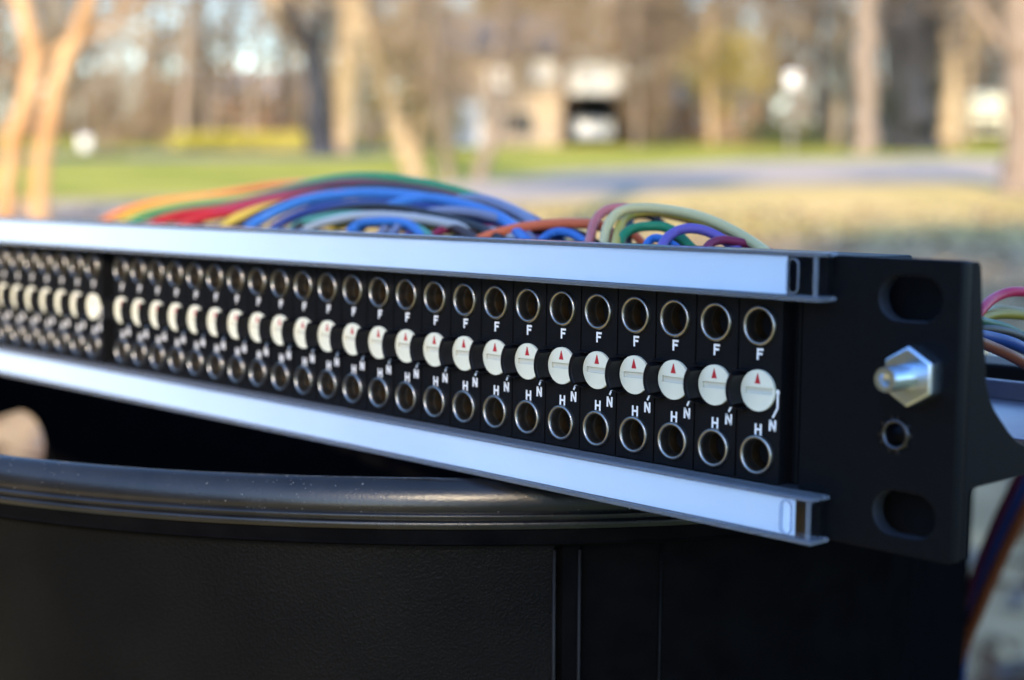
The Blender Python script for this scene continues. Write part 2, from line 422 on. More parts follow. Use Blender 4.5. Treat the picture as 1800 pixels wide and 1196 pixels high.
def simple_house(label, xc, Y, w, d, z, rise, wall, roof, wins):
    o = empty('house', (xc, Y, 0), label=label, category='house')
    b = MB(); gable_wall(b, -w/2, w/2, 0, d, z, rise, 'x'); b.build('wall', wall, o)
    gable_roof('roof', -w/2, w/2, 0, d, z + 0.02, rise, 0.35, roof, o)
    for (x, z0, ww, hh) in wins: window(o, x, x + ww, z0, z0 + hh, -0.004, m=M['white'])
    return o
simple_house('red brick house with a pale roof far behind the dark trunk', at(450, 200, 82).x, 82, 8.5, 7, 2.1, 1.3, M['brickred'], mat('pale_shingles', (0.42, 0.38, 0.36), 0.9, noise=(1.2, (0.5, 0.45, 0.43), 5, 0.3)), [(-3, 0.9, 1, 1), (1.6, 0.9, 1.2, 1)])
simple_house('low orange brick house in the trees right of the white gable', at(1268, 200, 60).x, 60, 3.2, 6, 1.45, 0.8, M['brick'], M['roof'], [(-0.9, 0.6, 0.5, 0.6), (0.6, 0.6, 0.5, 0.6)])

M['carwhite'] = mat('white_car_paint', (0.36, 0.40, 0.45), 0.3, coat=0.5)
M['cream'] = mat('cream_van_paint', (0.72, 0.66, 0.42), 0.4, coat=0.4)
M['tyre'] = mat('tyre_rubber', (0.02, 0.02, 0.02), 0.8)
def car(label, x, y, w, L, ht, paint, cabin, yaw, cat='car', name='parked_car'):
    """side profile along y swept over the width, with wheels and windows as parts"""
    o = empty(name, (x, y, 0), label=label, category=cat); o.rotation_euler.z = yaw
    b = MB(); prof = cabin; n = len(prof); vs = []
    for k, (px, f) in enumerate(((-0.5, 0.9), (-0.46, 1.0), (0.46, 1.0), (0.5, 0.9))):
        for (a, z) in prof:
            tum = 1 - 0.22 * max(0, (z / ht - 0.55)) / 0.45
            vs.append((px * w * tum, (a - 0.5) * L * (0.985 if f < 1 else 1), z if f == 1 else z * 0.985 + 0.005))
    fs = [(k*n+i, k*n+(i+1) % n, (k+1)*n+(i+1) % n, (k+1)*n+i) for k in range(3) for i in range(n)]
    fs += [tuple(range(n)), tuple(range(3*n, 4*n))[::-1]]
    b.add(vs, fs); me = b.mesh('body', [paint]); autosmooth(me, 40); link('body', me, o)
    for sx in (-1, 1):
        for a in (0.2, 0.8):
            t = MB(); prof_t = [(0.0, 0), (0.28, 0.0), (0.32, 0.03), (0.32, 0.17), (0.28, 0.2), (0.0, 0.2)]
            seg = 20; vv = []
            for (r, d) in prof_t:
                for k in range(seg):
                    an = 2*math.pi*k/seg; vv.append((sx*(w*0.5 - 0.19 + d), (a-0.5)*L + r*math.cos(an), 0.32 + r*math.sin(an)))
            ff = [(i*seg+k, (i+1)*seg+k, (i+1)*seg+(k+1) % seg, i*seg+(k+1) % seg) for i in range(5) for k in range(seg)]
            t.add(vv, ff); t.build('wheel', M['tyre'], o, smooth=True)
    return o
hatch = [(0.0, 0.28), (0.0, 0.62), (0.03, 0.8), (0.25, 0.9), (0.38, 1.36), (0.55, 1.44), (0.85, 1.38), (0.97, 0.92), (1.0, 0.6), (1.0, 0.28)]
c = car('white car parked in the dark carport under the white gable', at(1040, 230, 51.6).x, 51.8, 1.25, 3.6, 1.46, M['carwhite'], hatch, 0.0)
b = MB(); b.box((-0.48, -1.36, 0.93), (0.48, -0.62, 1.0)); 
w1 = MB(); w1.add([(-0.5,-0.93,0.93),(0.5,-0.93,0.93),(0.42,-0.5,1.32),(-0.42,-0.5,1.32),(-0.5,-0.86,0.9),(0.5,-0.86,0.9),(0.42,-0.43,1.29),(-0.42,-0.43,1.29)],
       [(0,1,2,3),(7,6,5,4),(0,4,5,1),(1,5,6,2),(2,6,7,3),(3,7,4,0)]); w1.build('windscreen', M['glass'], c)
for sx in (-1, 1):
    l = MB(); l.box((sx*0.42-0.11, -1.83, 0.58), (sx*0.42+0.11, -1.78, 0.70)); l.build('headlight', M['white'], c)
vanp = [(0.0, 0.35), (0.0, 1.55), (0.02, 1.75), (0.06, 1.82), (0.72, 1.82), (0.8, 1.72), (0.88, 1.15), (1.0, 1.0), (1.0, 0.35)]
c = car('pale cream van parked tail first among the right-hand trunks', at(1712, 230, 56).x, 58, 1.75, 4.4, 1.83, M['cream'], vanp, 0.15, 'van', 'parked_van')
w1 = MB(); w1.box((-0.62, -2.24, 0.45), (0.62, -2.205, 0.86)); w1.build('bumper', M['tyre'], c)
w1 = MB(); w1.box((-0.55, -2.225, 1.15), (0.55, -2.19, 1.25)); w1.build('rear_window', M['glass'], c)
for sx in (-1, 1):
    l = MB(); l.box((sx*0.75-0.06, -2.23, 0.95), (sx*0.75+0.06, -2.19, 1.2)); l.build('tail_light', mat('tail_light_red', (0.35, 0.03, 0.02), 0.3), c)

def box_on_post(name, label, cat, px, py, Y, s, hgt):
    p = at(px, py, Y); o = empty(name, (p.x, p.y, 0), label=label, category=cat)
    b = MB(); b.box((-s/2, -s*0.4, p.z-hgt/2), (s/2, s*0.4, p.z+hgt/2-0.02)); b.build('box', M['white'], o)
    b = MB(); b.add([(-s*0.6,-s*0.5,p.z+hgt/2-0.02),(s*0.6,-s*0.5,p.z+hgt/2-0.02),(s*0.6,s*0.5,p.z+hgt/2-0.02),(-s*0.6,s*0.5,p.z+hgt/2-0.02),(-s*0.6,0,p.z+hgt/2+s*0.25),(s*0.6,0,p.z+hgt/2+s*0.25)],
                    [(0,1,5,4),(2,3,4,5),(1,2,5),(3,0,4),(3,2,1,0)]); b.build('lid', M['white'], o)
    b = MB(); b.box((-0.04, -0.04, 0), (0.04, 0.04, p.z-hgt/2)); b.build('post', M['roof'], o)
box_on_post('mailbox', 'small white box on a low post behind the forked orange trunk', 'mailbox', 150, 254, 40, 0.26, 0.26)
box_on_post('glint_box', 'small white box standing in for a glint left of the right-hand trunks', 'glint_box', 1392, 143, 38, 0.27, 0.27)  # white box put in for a bright glint

# ================================================================== TREES
def bark(name, c1, c2, sc=6):
    return mat(name, c1, 0.95, spec=0.15, noise=(sc, c2, 8, 0.22), bump=(sc * 5, 0.8, 0.03, 'noise'))
M['b_orange'] = bark('peeling_orange_bark', (0.34, 0.15, 0.05), (0.58, 0.40, 0.22), 2.2)
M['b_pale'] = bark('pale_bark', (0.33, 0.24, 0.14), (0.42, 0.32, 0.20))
M['b_brown'] = bark('brown_bark', (0.19, 0.145, 0.11), (0.27, 0.21, 0.16))
M['b_dark_shade'] = bark('dark_and_shade_bark', (0.030, 0.032, 0.036), (0.05, 0.05, 0.055))  # dark bark; on the leaning trunk it paints in the shade
def leafmat(name, a, b_, c_, sc=0.5):
    m = bpy.data.materials.new(name); m.use_nodes = True; nt = m.node_tree; p = nt.nodes['Principled BSDF']
    p.inputs['Roughness'].default_value = 0.9; p.inputs['Specular IOR Level'].default_value = 0.1
    tc = nt.nodes.new('ShaderNodeTexCoord'); t = nt.nodes.new('ShaderNodeTexNoise'); t.inputs['Scale'].default_value = sc; t.inputs['Detail'].default_value = 6
    r = nt.nodes.new('ShaderNodeValToRGB'); e = r.color_ramp.elements
    e[0].position = 0.36; e[0].color = (*a, 1); e[1].position = 0.66; e[1].color = (*c_, 1); k = e.new(0.5); k.color = (*b_, 1)
    nt.links.new(tc.outputs['Object'], t.inputs['Vector']); nt.links.new(t.outputs['Fac'], r.inputs['Fac']); nt.links.new(r.outputs['Color'], p.inputs['Base Color'])
    return m
M['twig'] = leafmat('grey_brown_twigs', (0.14, 0.10, 0.066), (0.25, 0.182, 0.118), (0.38, 0.28, 0.17))
M['twig_tan'] = leafmat('tan_dry_leaves', (0.24, 0.165, 0.085), (0.33, 0.235, 0.13), (0.42, 0.315, 0.19))
M['olive'] = leafmat('olive_leaves', (0.08, 0.075, 0.025), (0.155, 0.135, 0.045), (0.26, 0.22, 0.08))
M['yellow'] = leafmat('yellow_green_leaves', (0.25, 0.21, 0.06), (0.42, 0.34, 0.11), (0.50, 0.41, 0.16))
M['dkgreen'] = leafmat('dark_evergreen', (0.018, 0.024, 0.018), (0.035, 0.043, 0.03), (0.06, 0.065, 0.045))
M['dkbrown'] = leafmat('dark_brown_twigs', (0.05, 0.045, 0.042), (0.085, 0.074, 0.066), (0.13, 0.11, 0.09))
M['foliage'] = leafmat('hedge_leaves', (0.035, 0.05, 0.022), (0.06, 0.08, 0.035), (0.10, 0.12, 0.05))

def quads(centers, L, W, up=0.5):
    """thin leaf- or twig-sized quads at the given points"""
    n = len(centers); c = np.asarray(centers, float)
    d = rng.normal(size=(n, 3)); d[:, 2] = d[:, 2] * (1 - up) + up * np.abs(rng.normal(size=n)) * 1.5
    d /= np.linalg.norm(d, axis=1)[:, None] + 1e-9
    e = np.cross(d, rng.normal(size=(n, 3))); e /= np.linalg.norm(e, axis=1)[:, None] + 1e-9
    l = L * rng.uniform(0.5, 1.4, n)[:, None] / 2; w = W * rng.uniform(0.6, 1.4, n)[:, None] / 2
    v = np.stack([c - d*l - e*w*0.6, c + d*l*0.1 - e*w, c + d*l, c + d*l*0.1 + e*w], 1).reshape(-1, 3)
    return v
def quad_mesh(name, arrs, mats, parent=None, off=(0, 0, 0), **kw):
    v = np.concatenate(arrs) - np.array(off); n = len(v) // 4
    me = bpy.data.meshes.new(name); me.vertices.add(len(v)); me.vertices.foreach_set('co', v.astype(np.float32).ravel())
    me.loops.add(4 * n); me.loops.foreach_set('vertex_index', np.arange(4 * n, dtype=np.int32))
    me.polygons.add(n); me.polygons.foreach_set('loop_start', np.arange(0, 4 * n, 4, dtype=np.int32))
    me.polygons.foreach_set('loop_total', np.full(n, 4, np.int32))
    for m in mats: me.materials.append(m)
    if len(mats) > 1:
        idx = np.concatenate([np.full(len(a) // 4, i % len(mats), np.int32) for i, a in enumerate(arrs)])
        me.polygons.foreach_set('material_index', idx)
    me.update(calc_edges=True); me.validate()
    return link(name, me, parent, **kw)
def blob(c, r, n, clump=0.35, per=12):
    """points in clumps spread through an ellipsoid"""
    k = max(1, n // per); d = rng.normal(size=(k, 3)); d /= np.linalg.norm(d, axis=1)[:, None]
    cc = np.array(c) + d * (rng.uniform(0.05, 1, k) ** (1 / 2.2))[:, None] * np.array(r)
    return np.repeat(cc, per, 0) + rng.normal(size=(k * per, 3)) * clump * rng.uniform(0.4, 1.3, (k * per, 1))
def limb(b, p0, d0, L, r, depth, tips, bend=0.25):
    pts = [Vector(p0)]; d = Vector(d0).normalized(); n = 4
    for i in range(n):
        d = (d + Vector(rng.normal(size=3)) * bend * 0.6 + Vector((0, 0, 0.08))).normalized(); pts.append(pts[-1] + d * (L / n))
    b.tube(pts, [r * (1 - 0.6 * i / n) for i in range(n + 1)], 6 if r > 0.03 else 4)
    tips.append(np.array(pts[-1])); tips.append(np.array(pts[-2]))
    if depth > 0:
        for k in range(3 if depth > 1 else 4):
            i = 1 + k % n
            nd = (d + Vector(rng.normal(size=3)) * 0.75).normalized()
            limb(b, pts[i], nd, L * rng.uniform(0.5, 0.75), r * 0.5, depth - 1, tips, bend)
def tree(label, Y, stems, barkm, crown=(), limbs=3, limb_len=2.0, twig=None, ntw=1500, name='bare_tree', cat='tree', group=None, lower=None):
    """stems: lists of (px, py, width in px); crown: (px, py, rx, ry, rz, n, material, size) ellipsoids of twigs or leaves"""
    b0 = at(stems[0][0][0], stems[0][0][1], Y); base = Vector((b0.x, Y, 0))
    o = empty(name, base, label=label, category=cat)
    if group: o['group'] = group
    b = MB(); tips = []
    for st in stems:
        P = [at(px, py, Y) - base for px, py, w in st]; R = [w / FPX * Y / 2 for px, py, w in st]
        P = smooth_path(P, 5); R = [R[min(len(R)-1, int(i/5))] + (R[min(len(R)-1, int(i/5)+1)] - R[min(len(R)-1, int(i/5))]) * (i % 5) / 5 for i in range(len(P))]
        if P[0].z < 0.12:
            P[0].z = -0.05; R[0] *= 1.35
        wob = [Vector(rng.normal(size=3)) * R[i] * 0.12 for i in range(len(P))]
        b.tube([p + w for p, w in zip(P, wob)], R, 12)
        for k in range(limbs):
            i = int(len(P) * (0.45 + 0.5 * (k + rng.uniform()) / max(1, limbs))); i = min(i, len(P) - 2)
            d = Vector((rng.normal(), rng.normal() * 0.7, abs(rng.normal()) * 0.6 + 0.25))
            limb(b, P[i], d, limb_len * rng.uniform(0.7, 1.2), R[i] * 0.4, 2, tips)
        for k in range(2):
            limb(b, P[-1], (P[-1] - P[-3]) + Vector(rng.normal(size=3)) * 0.3, limb_len, R[-1] * 0.8, 2, tips)
    me = b.mesh('trunk', [barkm], True); link('trunk', me, o)
    arrs = []; mats = []
    if tips and ntw:
        t = np.array(tips); c = t[rng.integers(0, len(t), ntw)] + rng.normal(size=(ntw, 3)) * limb_len * 0.16
        arrs.append(quads(c, 0.5 * limb_len ** 0.5, 0.016 * limb_len ** 0.5, 0.3)); mats.append(twig or M['twig'])
    for (px, py, rx, ry, rz, n, m, s) in crown:
        c = at(px, py, Y) - base
        arrs.append(quads(blob(c, (rx, ry, rz), n, s * 1.6), s, s * 0.5, 0.2)); mats.append(m)
    if arrs: quad_mesh('crown', arrs, mats, o, kind='stuff')
    return o

# left: smooth orange multi-stem tree close by
tree('tall smooth-barked orange tree with forked stems at the left edge', 11.3,
     [[(66, 392, 36), (72, 310, 32), (82, 230, 32), (100, 150, 30), (130, 75, 30), (154, 5, 29), (180, -110, 26)],
      [(8, 396, 34), (16, 300, 32), (34, 215, 34), (54, 150, 34), (58, 90, 32), (40, 20, 30), (20, -90, 26)],
      [(-40, 396, 36), (-34, 250, 34), (-26, 120, 32), (-30, 0, 30), (-44, -90, 28)]],
     M['b_orange'], limbs=1, limb_len=0.9, ntw=400, name='forked_tree', twig=M['twig_tan'])
# dark bark carries the trunk's shade, pale bark its sunlit bough
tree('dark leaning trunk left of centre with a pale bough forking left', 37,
     [[(566, 272, 50), (561, 215, 44), (556, 160, 42), (552, 104, 38)],], M['b_dark_shade'], limbs=0, limb_len=1.6, ntw=300, name='dark_tree')
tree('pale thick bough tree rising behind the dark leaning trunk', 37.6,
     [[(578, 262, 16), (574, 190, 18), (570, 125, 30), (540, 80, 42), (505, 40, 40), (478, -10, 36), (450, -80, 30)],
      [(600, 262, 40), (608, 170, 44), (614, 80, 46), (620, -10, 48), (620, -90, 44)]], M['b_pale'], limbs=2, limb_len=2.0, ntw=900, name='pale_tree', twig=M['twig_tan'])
# lit leaning pair in front of the lawn
tree('cream leaning trunk standing in the grass above the green cable', 20.5,
     [[(732, 316, 42), (716, 270, 38), (700, 232, 34), (684, 180, 26), (660, 110, 20), (640, 30, 16), (630, -60, 12)],
      [(728, 312, 20), (736, 250, 16), (738, 190, 14), (750, 90, 10), (770, -20, 8)]], M['b_pale'], limbs=4, limb_len=1.0, ntw=1000,
     crown=[(690, 150, 0.9, 0.7, 0.75, 1300, M['olive'], 0.07), (720, 60, 1.0, 0.7, 0.5, 500, M['twig_tan'], 0.07)])
tree('short pale trunk left of the driveway start, leaning right', 20.0,
     [[(838, 322, 28), (850, 285, 24), (866, 245, 20), (872, 200, 14), (866, 140, 10), (880, 50, 8), (890, -40, 6)],
      [(790, 318, 20), (782, 270, 18), (776, 220, 15), (766, 150, 10), (770, 40, 7)]], M['b_brown'], limbs=3, limb_len=0.9, ntw=700,
     crown=[(790, 240, 0.35, 0.4, 0.5, 350, M['olive'], 0.07), (780, 130, 0.6, 0.5, 0.5, 400, M['twig'], 0.06)])
# right-hand trunks
tree('straight pinkish-tan trunk with a shaded side, third trunk from the right', 37,
     [[(1520, 274, 44), (1521, 190, 38), (1519, 90, 38), (1522, 0, 38), (1526, -90, 36)]], M['b_brown'], limbs=1, limb_len=2.2, ntw=800)
tree('thick dark trunk between two paler trunks on the right', 39,
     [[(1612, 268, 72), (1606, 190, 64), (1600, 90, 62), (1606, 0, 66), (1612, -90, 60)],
      [(1570, 268, 20), (1566, 180, 18), (1560, 80, 16), (1556, -40, 14)]], M['b_dark_shade'], limbs=2, limb_len=2.2, ntw=600, twig=M['dkbrown'], name='dark_tree',
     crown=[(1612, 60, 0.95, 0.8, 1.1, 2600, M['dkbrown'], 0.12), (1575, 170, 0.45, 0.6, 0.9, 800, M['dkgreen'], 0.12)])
tree('orange-lit short trunk beside the cream van', 41,
     [[(1668, 268, 38), (1668, 220, 32), (1672, 150, 28), (1664, 60, 24), (1670, -60, 20)]], M['b_pale'], limbs=2, limb_len=1.6, ntw=500, twig=M['dkbrown'])
tree('big trunk cut by the right edge of the view, flared at its foot', 16.3,
     [[(1800, 342, 92), (1796, 290, 64), (1797, 200, 58), (1796, 100, 62), (1794, 0, 66), (1792, -110, 64)]], M['b_brown'], limbs=1, limb_len=1.4, ntw=300, name='big_trunk_tree')

# evergreen and leafy crowns
def bush(label, px, py, Y, rx, ry, rz, n, m, s, name='shrub', cat='shrub', trunk=True, group=None):
    p = at(px, py, Y); o = empty(name, (p.x, Y, 0), label=label, category=cat)
    if group: o['group'] = group
    b = MB(); tips = []
    zt = max(0.3, p.z)
    for k in range(4):
        a = rng.uniform(0, 6.28)
        limb(b, (0.05 * math.cos(a), 0.05 * math.sin(a), -0.03), (0.35 * math.cos(a), 0.35 * math.sin(a), 1), zt + rz * 0.4, max(0.03, 0.035 * zt), 1, tips)
    b.build('trunk', M['b_brown'], o, smooth=True)
    quad_mesh('crown', [quads(blob((0, 0, p.z), (rx, ry, rz), n, s * 1.5), s, s * 0.55, 0.2)], [m], o, kind='stuff')
    return o
bush('olive leafy crown above and left of the white gable', 930, 30, 54, 2.4, 1.6, 1.6, 3000, M['olive'], 0.16, 'leafy_tree', 'tree')
bush('olive bushy tree between the pale leaning trunk and the white door', 725, 120, 46, 0.8, 1.0, 1.4, 1800, M['olive'], 0.13, 'leafy_tree', 'tree')
bush('yellow-green sunlit tree right of the white gable', 1275, 120, 52, 1.9, 1.5, 1.4, 3600, M['yellow'], 0.15, 'leafy_tree', 'tree')
bush('tan bare-twigged tree over the white gable', 1130, 45, 57, 2.3, 1.2, 1.9, 3200, M['twig_tan'], 0.13, 'leafy_tree', 'tree')
bush('grey-brown thicket right of the carport', 1135, 180, 48, 0.75, 0.8, 1.4, 2200, M['twig'], 0.12, 'thicket')
bush('dark low shrub at the foot of the right-hand wood', 1398, 238, 44, 0.85, 0.6, 0.45, 1500, M['foliage'], 0.09)
bush('small dark shrub beside the orange brick house', 1325, 236, 46, 0.5, 0.5, 0.4, 900, M['foliage'], 0.09)
bush('low dark clipped shrub on the lawn edge under the white box', 178, 283, 33, 0.9, 0.4, 0.2, 900, M['foliage'], 0.08)
bush('tall grey-brown thicket behind the white box on its low post', 210, 190, 48, 1.7, 1.0, 1.5, 3600, M['twig'], 0.12, 'thicket')
bush('dense brown thicket left of the lit lawn strip', 300, 200, 47, 0.8, 0.9, 1.2, 2200, M['twig'], 0.12, 'thicket')
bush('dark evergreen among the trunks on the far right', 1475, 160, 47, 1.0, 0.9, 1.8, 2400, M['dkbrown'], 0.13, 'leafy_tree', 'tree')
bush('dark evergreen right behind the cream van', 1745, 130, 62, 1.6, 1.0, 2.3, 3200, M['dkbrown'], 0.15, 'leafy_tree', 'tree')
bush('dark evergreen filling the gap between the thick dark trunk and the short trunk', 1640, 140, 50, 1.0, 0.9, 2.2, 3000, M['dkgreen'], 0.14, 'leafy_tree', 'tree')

# bare trees standing between the houses and the wood
for (px, Yt, lean, lab, tw) in ((250, 52, 10, 'slender bare tree left of the lit lawn strip', 'twig'), (372, 56, -14, 'bare tree standing behind the lit lawn strip', 'twig'), (440, 47, 12, 'thin bare tree just left of the dark leaning trunk', 'dkbrown'),
        (660, 50, -10, 'bare tree behind the cream leaning trunk', 'twig'), (905, 62, 8, 'bare tree rising behind the roof of the pale house', 'twig_tan'), (1165, 52, -8, 'bare tree right of the carport thicket', 'dkbrown'),
        (1335, 56, 10, 'slim bare tree behind the yellow-green tree', 'twig'), (1440, 50, -6, 'dark bare tree left of the straight pinkish-tan trunk', 'dkbrown'), (1700, 64, 6, 'bare tree far behind the cream van', 'dkbrown')):
    w = 0.30 * FPX / Yt; gy = gnd(px, 300).y; pyb = 215 + 0.75 * FPX / Yt + 2
    tree(lab, Yt, [[(px, pyb, w), (px + lean * 0.3, 150, w * 0.8), (px + lean, 50, w * 0.6), (px + lean * 2, -60, w * 0.4)]], M['b_brown'], limbs=6, limb_len=2.0, twig=M[tw], ntw=2600 if px > 560 else 900,
         crown=[(px + lean, 60, 2.0, 1.2, 2.2, 900, M[tw], 0.14)] if px > 560 else [])
for k in range(34):
    px = -60 + 1900 * (k + rng.uniform(0.1, 0.9)) / 34; Yt = rng.uniform(44, 63)
    if 790 < px < 1100: Yt = rng.uniform(60, 64)
    w = rng.uniform(0.16, 0.34) * FPX / Yt; ln = rng.normal() * 14; pyb = 215 + 0.75 * FPX / Yt + 2
    mt = M[('twig', 'twig', 'twig_tan', 'dkbrown')[k % 4]] if px < 1300 else M[('twig', 'dkbrown')[k % 2]]
    tree('slender leafless tree in the line of bare trees along the far lawn', Yt, [[(px, pyb, w), (px + ln * 0.4, 150, w * 0.85), (px + ln, 50, w * 0.65), (px + ln * 1.6, -60, w * 0.4)]],
         M[('b_brown', 'b_dark_shade', 'b_brown', 'b_pale')[k % 4]] if px > 600 else M[('b_brown', 'b_dark_shade')[k % 2]], limbs=5, limb_len=1.9, twig=mt, ntw=1300 if px > 560 else 550, group='line of bare trees along the far lawn',
         crown=[(px + ln, rng.uniform(60, 150), 1.2, 1.0, 1.2, 300, mt, 0.12)] if px > 560 else [])
for (px, Yt, lab) in ((895, 47.5, 'thin bare sapling in front of the pale house, right of its white door'), (985, 47.0, 'thin bare sapling in front of the corner of the carport'), (1118, 46.5, 'thin bare sapling just right of the open carport')):
    tree(lab, Yt, [[(px, 258, 8), (px + 3, 180, 7), (px - 4, 90, 6), (px + 6, -20, 4)]], M['b_brown'], limbs=6, limb_len=1.5, twig=M['twig'], ntw=1700, crown=[(px, 130, 0.9, 0.5, 1.3, 260, M['twig'], 0.1)])
# pines added out of view; their crowns are placed to shade driveway and lawn
def pine(label, tx, ty, hc, lean, rx, rz, n):
    """tx, ty: where the crown's shadow falls on the ground"""
    d = hc / math.tan(SUN_EL); L = math.hypot(*SUN_AZ); cx, cy = tx + SUN_AZ[0] / L * d, ty + SUN_AZ[1] / L * d
    pn = empty('shade_pine', (cx, cy, 0), label=label, category='tree')
    b = MB(); b.tube([Vector((lean * (1 - t / hc) + 0.1 * math.sin(t), 0, t)) for t in np.linspace(-0.05, hc + 0.7, 12)], [0.2 - 0.011 * i for i in range(12)], 12)
    for k in range(9): limb(b, (0, 0, hc - 1.1 + 0.2 * k), (rng.normal(), rng.normal(), 0.15), rx * 0.75, 0.035, 1, [])
    b.build('trunk', M['b_brown'], pn, smooth=True)
    quad_mesh('crown', [quads(blob((0, 0, hc), (rx, rx * 0.6, rz), n, 0.22, 24), 0.22, 0.09, 0.2)], [M['foliage']], pn, kind='stuff')
pine('out-of-view pine added so its small high crown shades the driveway', 1.55, 19.6, 15.1, 1.6, 1.5, 0.75, 5200)
pine('out-of-view leaning pine added so its sparse crown dapples the lawn', 3.3, 9.4, 17.4, 3.0, 1.6, 0.9, 2300)

M['lit_lawn'] = leafmat('sunlit_lawn_leaves', (0.34, 0.30, 0.05), (0.46, 0.40, 0.08), (0.54, 0.47, 0.12), 1.2)  # bright leaf colour in place of the sunlit lawn beyond the street
hp_ = at(425, 254, 40.5); o = empty('foliage', (hp_.x, 40.5, 0), label='low yellow-green leaf strip standing in for sunlit lawn left of the dark leaning trunk', category='foliage')
b = MB()
for k in range(9): limb(b, (-1.6 + 0.4 * k, 0, -0.03), (rng.normal() * 0.2, 0, 1), 0.4, 0.015, 1, [])
b.build('trunk', M['b_brown'], o, smooth=True)
quad_mesh('crown', [quads(np.stack([rng.uniform(-1.8, 1.75, 5200), rng.uniform(-0.35, 0.35, 5200), rng.uniform(0.02, 0.46, 5200)], 1) + rng.normal(size=(5200, 3)) * 0.03, 0.09, 0.05, 0.2)], [M['lit_lawn']], o, kind='stuff')
# dark evergreen row added out of view, darkens reflections in rim and strips
o = empty('foliage', (-5.2, 0, 0), label='unseen dark evergreen row added at left to darken reflections', category='foliage')
b = MB()
for k in range(14): limb(b, (0, -7 + 1.0 * k, -0.03), (0, rng.normal() * 0.1, 1), 1.8, 0.05, 1, [])
b.build('trunk', M['b_brown'], o, smooth=True)
quad_mesh('crown', [quads(np.stack([rng.uniform(-0.6, 0.6, 40000), rng.uniform(-8, 6.5, 40000), rng.uniform(0.02, 2.1, 40000)], 1) + rng.normal(size=(40000, 3)) * 0.06, 0.16, 0.08, 0.3)], [M['foliage']], o, kind='stuff')

# the far wood: reads as one mass
GAPS = [(205, 12, 30, 26), (330, 6, 66, 34), (398, 45, 52, 30), (452, 100, 36, 46), (222, 95, 26, 28), (705, 6, 52, 34), (820, -4, 52, 38), (650, 30, 34, 28), (1225, 0, 32, 26), (440, 30, 36, 34), (280, 60, 24, 22), (520, 20, 22, 26), (1080, 10, 22, 18), (1330, 40, 18, 20), (600, 70, 16, 20), (150, 60, 18, 22), (1440, 30, 16, 18), (960, 70, 14, 16)]
def wood(n, y0, y1, x0, x1, zmax, s, per):
    k = n // per; yy = rng.uniform(y0, y1, k); pxs = rng.uniform(x0, x1, k); xx = (pxs - 900) / FPX * yy
    zz = zmax * (rng.uniform(0, 1, k) ** 1.0)
    keep = np.ones(k, bool)
    for (gx, gy, gw, gh) in GAPS:
        py = 215 - (zz - CAM_H) / yy * FPX
        keep &= ~((((pxs - gx) / gw) ** 2 + ((py - gy) / gh) ** 2 < 1) & (rng.uniform(0, 1, k) > 0.25))
    c = np.stack([xx, yy, zz], 1)[keep]
    return np.repeat(c, per, 0) + rng.normal(size=(len(c) * per, 3)) * np.array([0.5, 0.5, 0.6])
arrs = [quads(wood(92000, 66, 96, -700, 2500, 9.8, 0.3, 14), 0.55, 0.16, 0.45), quads(wood(9000, 62, 92, -700, 2500, 8, 0.3, 14), 0.4, 0.2, 0.3),
        quads(wood(5000, 62, 92, -700, 2500, 7, 0.3, 14), 0.4, 0.2, 0.3)]
quad_mesh('woodland', arrs, [M['twig'], M['twig_tan'], M['olive']], kind='stuff', label='grey-brown leafless wood far behind the houses', category='wood')
tk = MB()
for k in range(90):
    y = rng.uniform(62, 94); x = (rng.uniform(-600, 2400) - 900) / FPX * y; r = rng.uniform(0.07, 0.2); d = Vector((rng.normal() * 0.08, 0, 1))
    tk.tube([Vector((x, y, -0.05)) + d * t for t in (0, 3, 6, 9.5)], [r, r * 0.85, r * 0.7, r * 0.4], 7)
tk.build('far_trunks', M['b_brown'], smooth=True, kind='stuff', label='thin trunks in the far leafless wood', category='wood')

# ================================================================== BIN
bn = empty('trash_bin', (0, 0.48, 0), label='black plastic waste bin with leather-grain side holding the patch bay on its rim', category='bin')
def bin_plan():
    """closed outline of the rim's outer edge: bowed front, rounded right corner"""
    pts = []
    C = Vector((0.0044, 0.497)); R = 0.2249
    for t in np.linspace(-50, 6, 60): a = math.radians(t); pts.append(C + Vector((R * math.sin(a), -R * math.cos(a))))
    a = math.radians(6); c2 = pts[-1] - Vector((0.078 * math.sin(a), -0.078 * math.cos(a)))
    for t in np.linspace(8, 72, 34): a = math.radians(t); pts.append(c2 + Vector((0.078 * math.sin(a), -0.078 * math.cos(a))))
    rest = [pts[-1], Vector((0.1345, 0.43)), Vector((0.162, 0.515)), Vector((0.156, 0.61)), Vector((0.06, 0.70)), Vector((-0.03, 0.72)), Vector((-0.125, 0.70)), Vector((-0.195, 0.64)),
            Vector((-0.222, 0.555)), Vector((-0.222, 0.47)), Vector((-0.206, 0.405)), pts[0]]
    v = [Vector((p.x, p.y, 0)) for p in rest]
    sm = smooth_path(v, 14)
    pts += [Vector((p.x, p.y)) for p in sm[1:-1]]
    return pts
PLAN = bin_plan()
